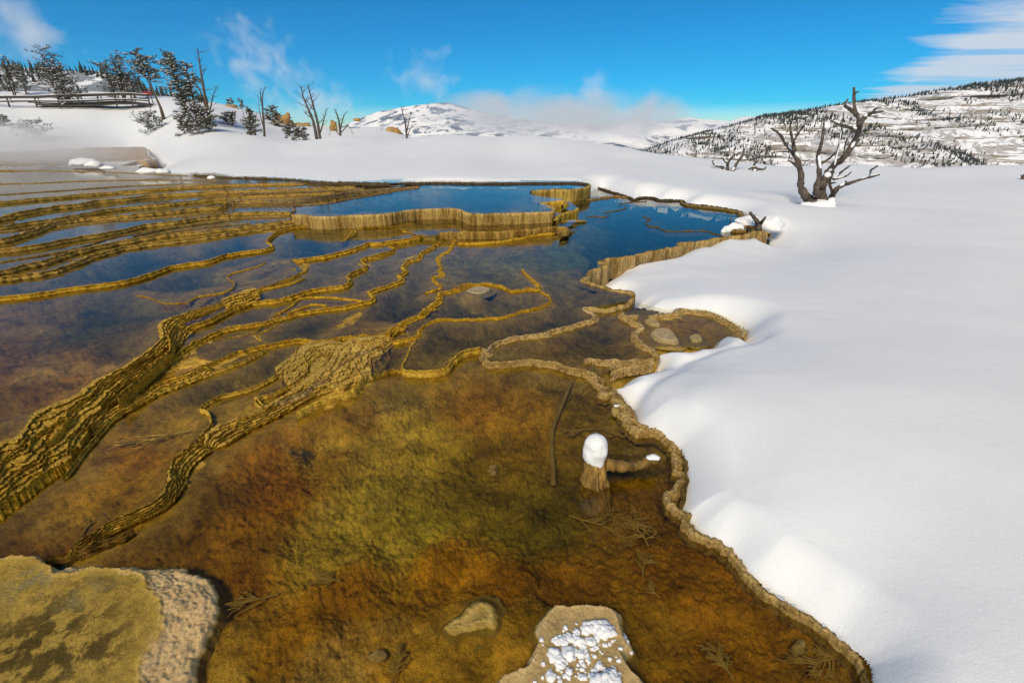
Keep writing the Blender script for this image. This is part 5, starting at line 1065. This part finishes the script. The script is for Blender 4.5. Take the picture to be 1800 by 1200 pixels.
# ---------------------------------------------------------------- crusted shelves at the bottom
def patch(label, outer, inner, z, top, cin, cout, res=.0035, rag=.012, inside_dip=.012, name='travertine_shelf', zb=-.06, cat='rock shelf', lipn=1.0, bl=None):
    po = curve([G(a_, b_, z)[:2] for a_, b_ in outer], closed=True, k=5); po = np.vstack([po, po[:1]])
    pi = curve([G(a_, b_, z)[:2] for a_, b_ in inner], closed=True, k=5); pi = np.vstack([pi, pi[:1]])
    x0, y0 = po.min(0)-.06; x1, y1 = po.max(0)+.06; nx, ny = int((x1-x0)/res), int((y1-y0)/res)
    gx, gy = np.meshgrid(np.linspace(x0, x1, nx), np.linspace(y0, y1, ny), indexing='ij')
    wx = gx+(fbm(gx*14, gy*14, 3, 4, .6)-.5)*rag*4; wy = gy+(fbm(gx*14, gy*14, 13, 4, .6)-.5)*rag*4
    def sdf(poly):
        d = segdist(wx, wy, poly); c = np.zeros(gx.shape, bool)
        for (ax, ay), (bx, by) in zip(poly[:-1], poly[1:]):
            if ay == by: continue
            c ^= ((ay > wy) != (by > wy)) & (wx < (bx-ax)*(wy-ay)/(by-ay)+ax)
        return np.where(c, d, -d)
    so_ = sdf(po); si = sdf(pi)
    f = sstep(-.05, .02, so_)
    t_ = np.clip(so_/(so_-si+1e-4), 0, 1); band = (si < 0)
    # scalloped little shelves on the sloping margin
    ph = t_*6+(fbm(gx*18, gy*18, 5, 3)-.5)*3.2; fr_ = ph-np.floor(ph)
    ter = (np.floor(ph)+sstep(.7, 1, fr_))/6
    hm = .012+(top-.012)*np.clip(ter, 0, 1)+.012*(fbm(gx*30, gy*30, 8, 4, .65)-.5)*lipn+.008*lipn*(1-2*np.abs(fbm(gx*45, gy*45, 18, 3)-.5))
    hi = top+.006*np.exp(-np.clip(si, 0, 9)/.012)-inside_dip*sstep(0, .05, si)+.010*(fbm(gx*9, gy*9, 6, 5, .6)-.5)+.005*(fbm(gx*70, gy*70, 7, 3, .6)-.5)
    zz = np.where(band, hm, hi); zz = zb+(zz-zb)*f
    mx_ = sstep(-.012, .014, si+(fbm(gx*40, gy*40, 53, 4, .65)-.5)*.045)[..., None]; lip = np.exp(-(si/.010)**2)[..., None]
    n3 = fbm(gx*12, gy*12, 41, 5, .6)[..., None]
    ci_ = np.array(cin)*(.75+.5*n3)
    if bl is not None:
        for (bx_, by_, br_, bc_) in bl:
            c = G(bx_, by_, z); tq = c[1]*CP-(c[2]-CH)*SP; w_ = np.exp(-(((gx-c[0])**2+(gy-c[1])**2)/(br_*tq/800)**2))[..., None]*sstep(.42, .6, fbm(gx*26, gy*26, 47, 4, .65))[..., None]; ci_ = ci_*(1-w_)+np.array(bc_)*w_
    co_ = np.array(cout)*(.8+.4*fbm(gx*20, gy*20, 43, 4, .6)[..., None])
    col_ = co_*(1-mx_)+ci_*mx_; col_ = col_*(1-lip*.5)+np.array(cin)*1.35*lip*.5
    wet = sstep(.014, .0, zz)[..., None]; col_ = col_*(1-wet)+np.array([.50, .34, .07])*wet
    idx = np.arange(nx*ny).reshape(nx, ny); F = faces_where(so_ > -.055, idx)[:, ::-1]
    v_, f_, c_ = compact(np.stack([gx, gy, zz], -1).reshape(-1, 3), F, col_.reshape(-1, 3)); f_ = f_[:, ::-1]
    nrm = f_
    return meshobj(name, v_, f_, M['crust'], col=c_, label=label, category=cat), (gx, gy, zz)
patch('broad olive shelf with pale frilled crust at bottom left', [(-420,985),(-100,982),(0,979),(30,973),(65,969),(85,981),(98,992),(130,984),(165,985),(200,994),(250,988),(300,991),(340,998),(368,1012),(380,1032),(376,1060),(372,1095),(360,1120),(345,1150),(332,1200),(320,1260),(300,1400),(-500,1400)],
      [(-420,990),(-100,988),(0,984),(40,976),(68,979),(85,993),(97,1015),(112,1014),(130,1008),(190,1001),(235,1006),(256,1018),(262,1040),(290,1068),(278,1110),(262,1150),(248,1200),(240,1260),(220,1400),(-500,1400)], .04, .05, (.60,.39,.07), (.92,.64,.30), .004, .012, .004, bl=[(120,1080,75,(.16,.10,.02)),(20,1150,90,(.13,.08,.015)),(170,1140,60,(.18,.11,.025)),(90,1170,60,(.15,.10,.02)),(150,1050,30,(.46,.36,.12)),(60,1020,40,(.42,.33,.14))])
_, (gx_, gy_, gz_) = patch('raised crust rock with snow clumps at bottom centre', [(862,1202),(885,1182),(910,1170),(928,1152),(938,1130),(943,1108),(942,1085),(953,1068),(968,1055),(985,1052),(1010,1055),(1040,1056),(1065,1054),(1090,1064),(1096,1085),(1108,1108),(1116,1130),(1104,1150),(1122,1175),(1142,1195),(1150,1260),(1145,1400),(840,1400),(835,1260)],
      [(880,1205),(900,1190),(925,1178),(943,1150),(950,1125),(955,1090),(965,1075),(985,1064),(1010,1066),(1040,1068),(1062,1066),(1080,1075),(1086,1095),(1096,1118),(1100,1130),(1090,1150),(1105,1178),(1125,1200),(1130,1260),(1125,1390),(860,1390),(860,1260)], .05, .055, (.74,.52,.22), (.82,.60,.30), .0028, .010, .008, lipn=.8)
patch('small broken crust left of the bottom centre rock', [(786,1102),(797,1091),(813,1084),(826,1068),(848,1058),(862,1066),(870,1080),(868,1101),(850,1103),(832,1106),(812,1107),(796,1113)], [(795,1102),(805,1094),(820,1088),(832,1076),(848,1066),(858,1072),(862,1082),(860,1095),(845,1097),(825,1101),(808,1102)], .0, .006, (.64,.44,.13), (.56,.38,.09), .0025, .006, .004, cat='crust', name='travertine_crust', zb=-.03)
patch('pale dry travertine slab in the side pool, larger one', [(1140,580),(1158,572),(1180,575),(1192,588),(1198,600),(1180,600),(1158,597),(1146,590)], [(1150,582),(1160,577),(1178,580),(1186,590),(1188,596),(1172,596),(1158,592)], .06, .06, (.52,.40,.22), (.46,.34,.16), .006, .008, .004, cat='slab', name='travertine_slab', zb=.0)
patch('narrow travertine slab at the top of the side pool', [(1130,560),(1145,558),(1165,566),(1160,572),(1142,569)], [(1137,562),(1147,561),(1158,566),(1156,569),(1144,567)], .055, .055, (.46,.34,.16), (.40,.29,.12), .006, .006, .003, cat='slab', name='travertine_slab', zb=.0)
patch('small travertine slab right of the larger one in the side pool', [(1210,588),(1222,583),(1236,588),(1234,598),(1216,598)], [(1215,590),(1223,587),(1231,590),(1229,595),(1218,595)], .05, .045, (.46,.35,.18), (.40,.29,.12), .006, .006, .003, cat='slab', name='travertine_slab', zb=.0)
patch('flat beige spot exposed in the middle pools', [(815,512),(822,505),(838,501),(860,502),(867,508),(860,514),(845,518),(825,516)], [(822,511),(828,507),(840,504),(857,506),(860,509),(852,513),(838,515)], .055, .058, (.50,.40,.24), (.46,.35,.18), .008, .005, .001, cat='mineral flat', name='mineral_flat', lipn=.3, zb=.03)
# snow clumps on the crust rock
def rockz(x, y):
    i = int(np.clip(np.searchsorted(gx_[:, 0], x), 0, gx_.shape[0]-1)); j = int(np.clip(np.searchsorted(gy_[0], y), 0, gy_.shape[1]-1)); return float(gz_[i, j])
m = MB(); lst = [(1034,1104,10),(1048,1100,13),(1060,1103,14),(1066,1111,14),(1053,1107,12),(975,1150,11),(982,1158,11),(985,1168,9),(1000,1150,12),(990,1128,8),(1000,1122,8),(1018,1128,9),(1012,1125,7),(1050,1118,7),(1038,1127,8),(1020,1150,7),(968,1187,8),(1075,1188,13),(1062,1196,15),(1080,1200,16),(1050,1202,14),(1100,1105,5),(1103,1122,5),(1112,1133,4),(1014,1112,6),(891,1183,6),(978,1125,7),(1030,1110,7),(1053,1170,7),(1024,1190,6),(1000,1180,6),(955,1165,4),(1096,1120,4)]
rn = random.Random(4)
for _ in range(150):
    lst.append((rn.gauss(1015, 30), rn.gauss(1155, 26), rn.uniform(1.6, 4.6)))
for i, (a_, b_, r_) in enumerate(lst):
    if not (900 < a_ < 1115 and 1095 < b_ < 1230): continue
    c = Vector(G(a_, b_, .05)); c.z = rockz(c.x, c.y); t_ = c.y*CP-(c.z-CH)*SP; R = r_*t_/800
    m.blob(c+Vector((0, 0, R*.15)), (R*rn.uniform(.85, 1.3), R*rn.uniform(.8, 1.1), R*.6), .3, i, 8 if r_ < 6 else 14, 10 if r_ < 6 else 18)
m.build('snow_clumps', M['snow'], kind='stuff', label='loose snow clumps scattered on the bottom centre rock', category='snow')

# snow islands on the left flats
for lab, parts in (('rounded snow island standing alone on the steaming flats', [(138,288,15,9),(152,288,22,9),(165,290,15,7)]), ('little flat snow pat right of the rounded island', [(190,296,12,4)]), ('long low snow bank at the left edge across the flats', [(-10,268,60,7),(40,266,35,6),(70,266,18,4)]),
      ('small snow bank before the near end of the far bank', [(262,303,20,8),(285,303,14,6)]), ('tiny snow lump under the far bank edge', [(372,313,7,4)])):
    lump(lab, parts, 'snow_island', .55, .12, int(parts[0][0]))
# scattered dark pebbles standing out of the film of water
m = MB(); rn = random.Random(9)
for _ in range(420):
    a_ = rn.uniform(380, 640); b_ = 324+rn.random()**1.2*22
    if rn.random() < .35: a_ = rn.uniform(-60, 330); b_ = 350+rn.uniform(-12, 20)-a_*.05
    if rn.random() < .25: a_ = rn.uniform(400, 520); b_ = rn.uniform(352, 368)
    z_ = .43 if b_ < 335 else (.39 if b_ < 346 else .34)
    c = Vector(G(a_, b_, z_+.005)); r_ = rn.uniform(.015, .035); n = len(m.v)
    m.v += [(c.x+r_, c.y, c.z), (c.x, c.y+r_, c.z), (c.x-r_, c.y, c.z), (c.x, c.y-r_, c.z), (c.x, c.y, c.z+r_*.5)]; m.f += [(n, n+1, n+4), (n+1, n+2, n+4), (n+2, n+3, n+4), (n+3, n, n+4)]
m.build('pebbles', M['dead_wood'], kind='stuff', label='dark grit standing out of the shallow far pools', category='pebbles')
# ---------------------------------------------------------------- air and steam
def volume(name, loc, size, dens, scale, col=(.985, .98, .99), thr=.45, kind='stuff', seed=0, soft=1.0, aniso=-.25, label=None, rot=0, zr=1.0, wid=.16):
    m = MB(); m.blob((0, 0, 0), (1, 1, 1), 0, 0, 14, 20)
    a = NT(name+'_air'); tcn = a.n('ShaderNodeTexCoord')
    mpn = a.n('ShaderNodeMapping'); a.l(tcn.outputs['Object'], mpn.inputs[0]); mx_ = max(size); mpn.inputs['Scale'].default_value = tuple(scale*s/mx_ for s in size); mpn.inputs['Location'].default_value = (seed*3.7, seed*1.3, seed)
    nn = a.noise(1, 5, .58, mpn.outputs[0], .5); ln = a.n('ShaderNodeVectorMath', operation='LENGTH'); a.l(tcn.outputs['Object'], ln.inputs[0])
    fall = a.rng(ln.outputs['Value'], .98, .15, 0, 1)
    d = a.rng(a.math('ADD', a.math('MULTIPLY', nn, 1.0), a.math('MULTIPLY', a.math('SUBTRACT', fall, 1.0), .42*soft)), thr-.0, thr+wid, 0, dens)
    d2 = a.math('MULTIPLY', d, a.rng(fall, 0, .35))
    v = a.n('ShaderNodeVolumePrincipled'); v.inputs['Color'].default_value = (*col, 1); v.inputs['Anisotropy'].default_value = aniso; a.l(d2, v.inputs['Density'])
    a.l(v.outputs[0], a.out.inputs['Volume']); a.m.cycles.volume_step_rate = 1.0
    o = m.build(name, a.m, kind=kind, label=label, category='steam'); o.location = loc; o.scale = size; o.rotation_euler = (0, rot, 0)
    return o
def steam(px, py, t, rx, rz, ry, dens, scale, seed, label, **kw):
    s = t/800; volume('steam', T(px, py, t), (rx*s, ry, rz*s), dens, scale, seed=seed, label=label, **kw)
steam(560, 185, 70, 150, 70, 6, .16, 4.2, 1, 'lower part of the grey steam plume behind the bare trees', rot=.3, thr=.40, soft=.55, wid=.22)
steam(455, 110, 68, 135, 95, 6, .15, 3.8, 12, 'upper part of the grey steam plume above the bare trees', rot=.6, thr=.42, soft=.5, wid=.22)
steam(1000, 202, 130, 280, 54, 16, .13, 2.4, 2, 'flat grey steam bank before the far mountains', thr=.27, soft=.6, aniso=.15)
steam(750, 130, 120, 140, 90, 10, .12, 3.2, 3, 'thin ragged steam wisp above the far peak', thr=.42)
steam(30, 60, 80, 170, 130, 10, .11, 2.0, 4, 'faint grey steam in the upper left sky', thr=.36)
steam(40, 262, 18, 360, 58, 6, .55, 2.6, 5, 'low mist drifting over the left flats', thr=.22, soft=.75, wid=.5)
steam(1040, 242, 110, 160, 34, 12, .14, 2.5, 6, 'low steam spilling past the valley mouth', thr=.32)
steam(1045, 160, 130, 60, 60, 10, .08, 2.0, 7, 'small pale steam puff above the steam bank', thr=.38)
a = NT('haze_air'); v = a.n('ShaderNodeVolumePrincipled'); v.inputs['Color'].default_value = (.38, .62, 1, 1); v.inputs['Density'].default_value = 1.3e-5; v.inputs['Anisotropy'].default_value = .1; a.l(v.outputs[0], a.out.inputs['Volume'])
m = MB(); m.box((0, 0, 0), (2, 2, 2)); hz = m.build('haze', a.m, kind='stuff', smooth=False); hz.location = (0, 6600, 620); hz.scale = (31000, 28500, 1160)
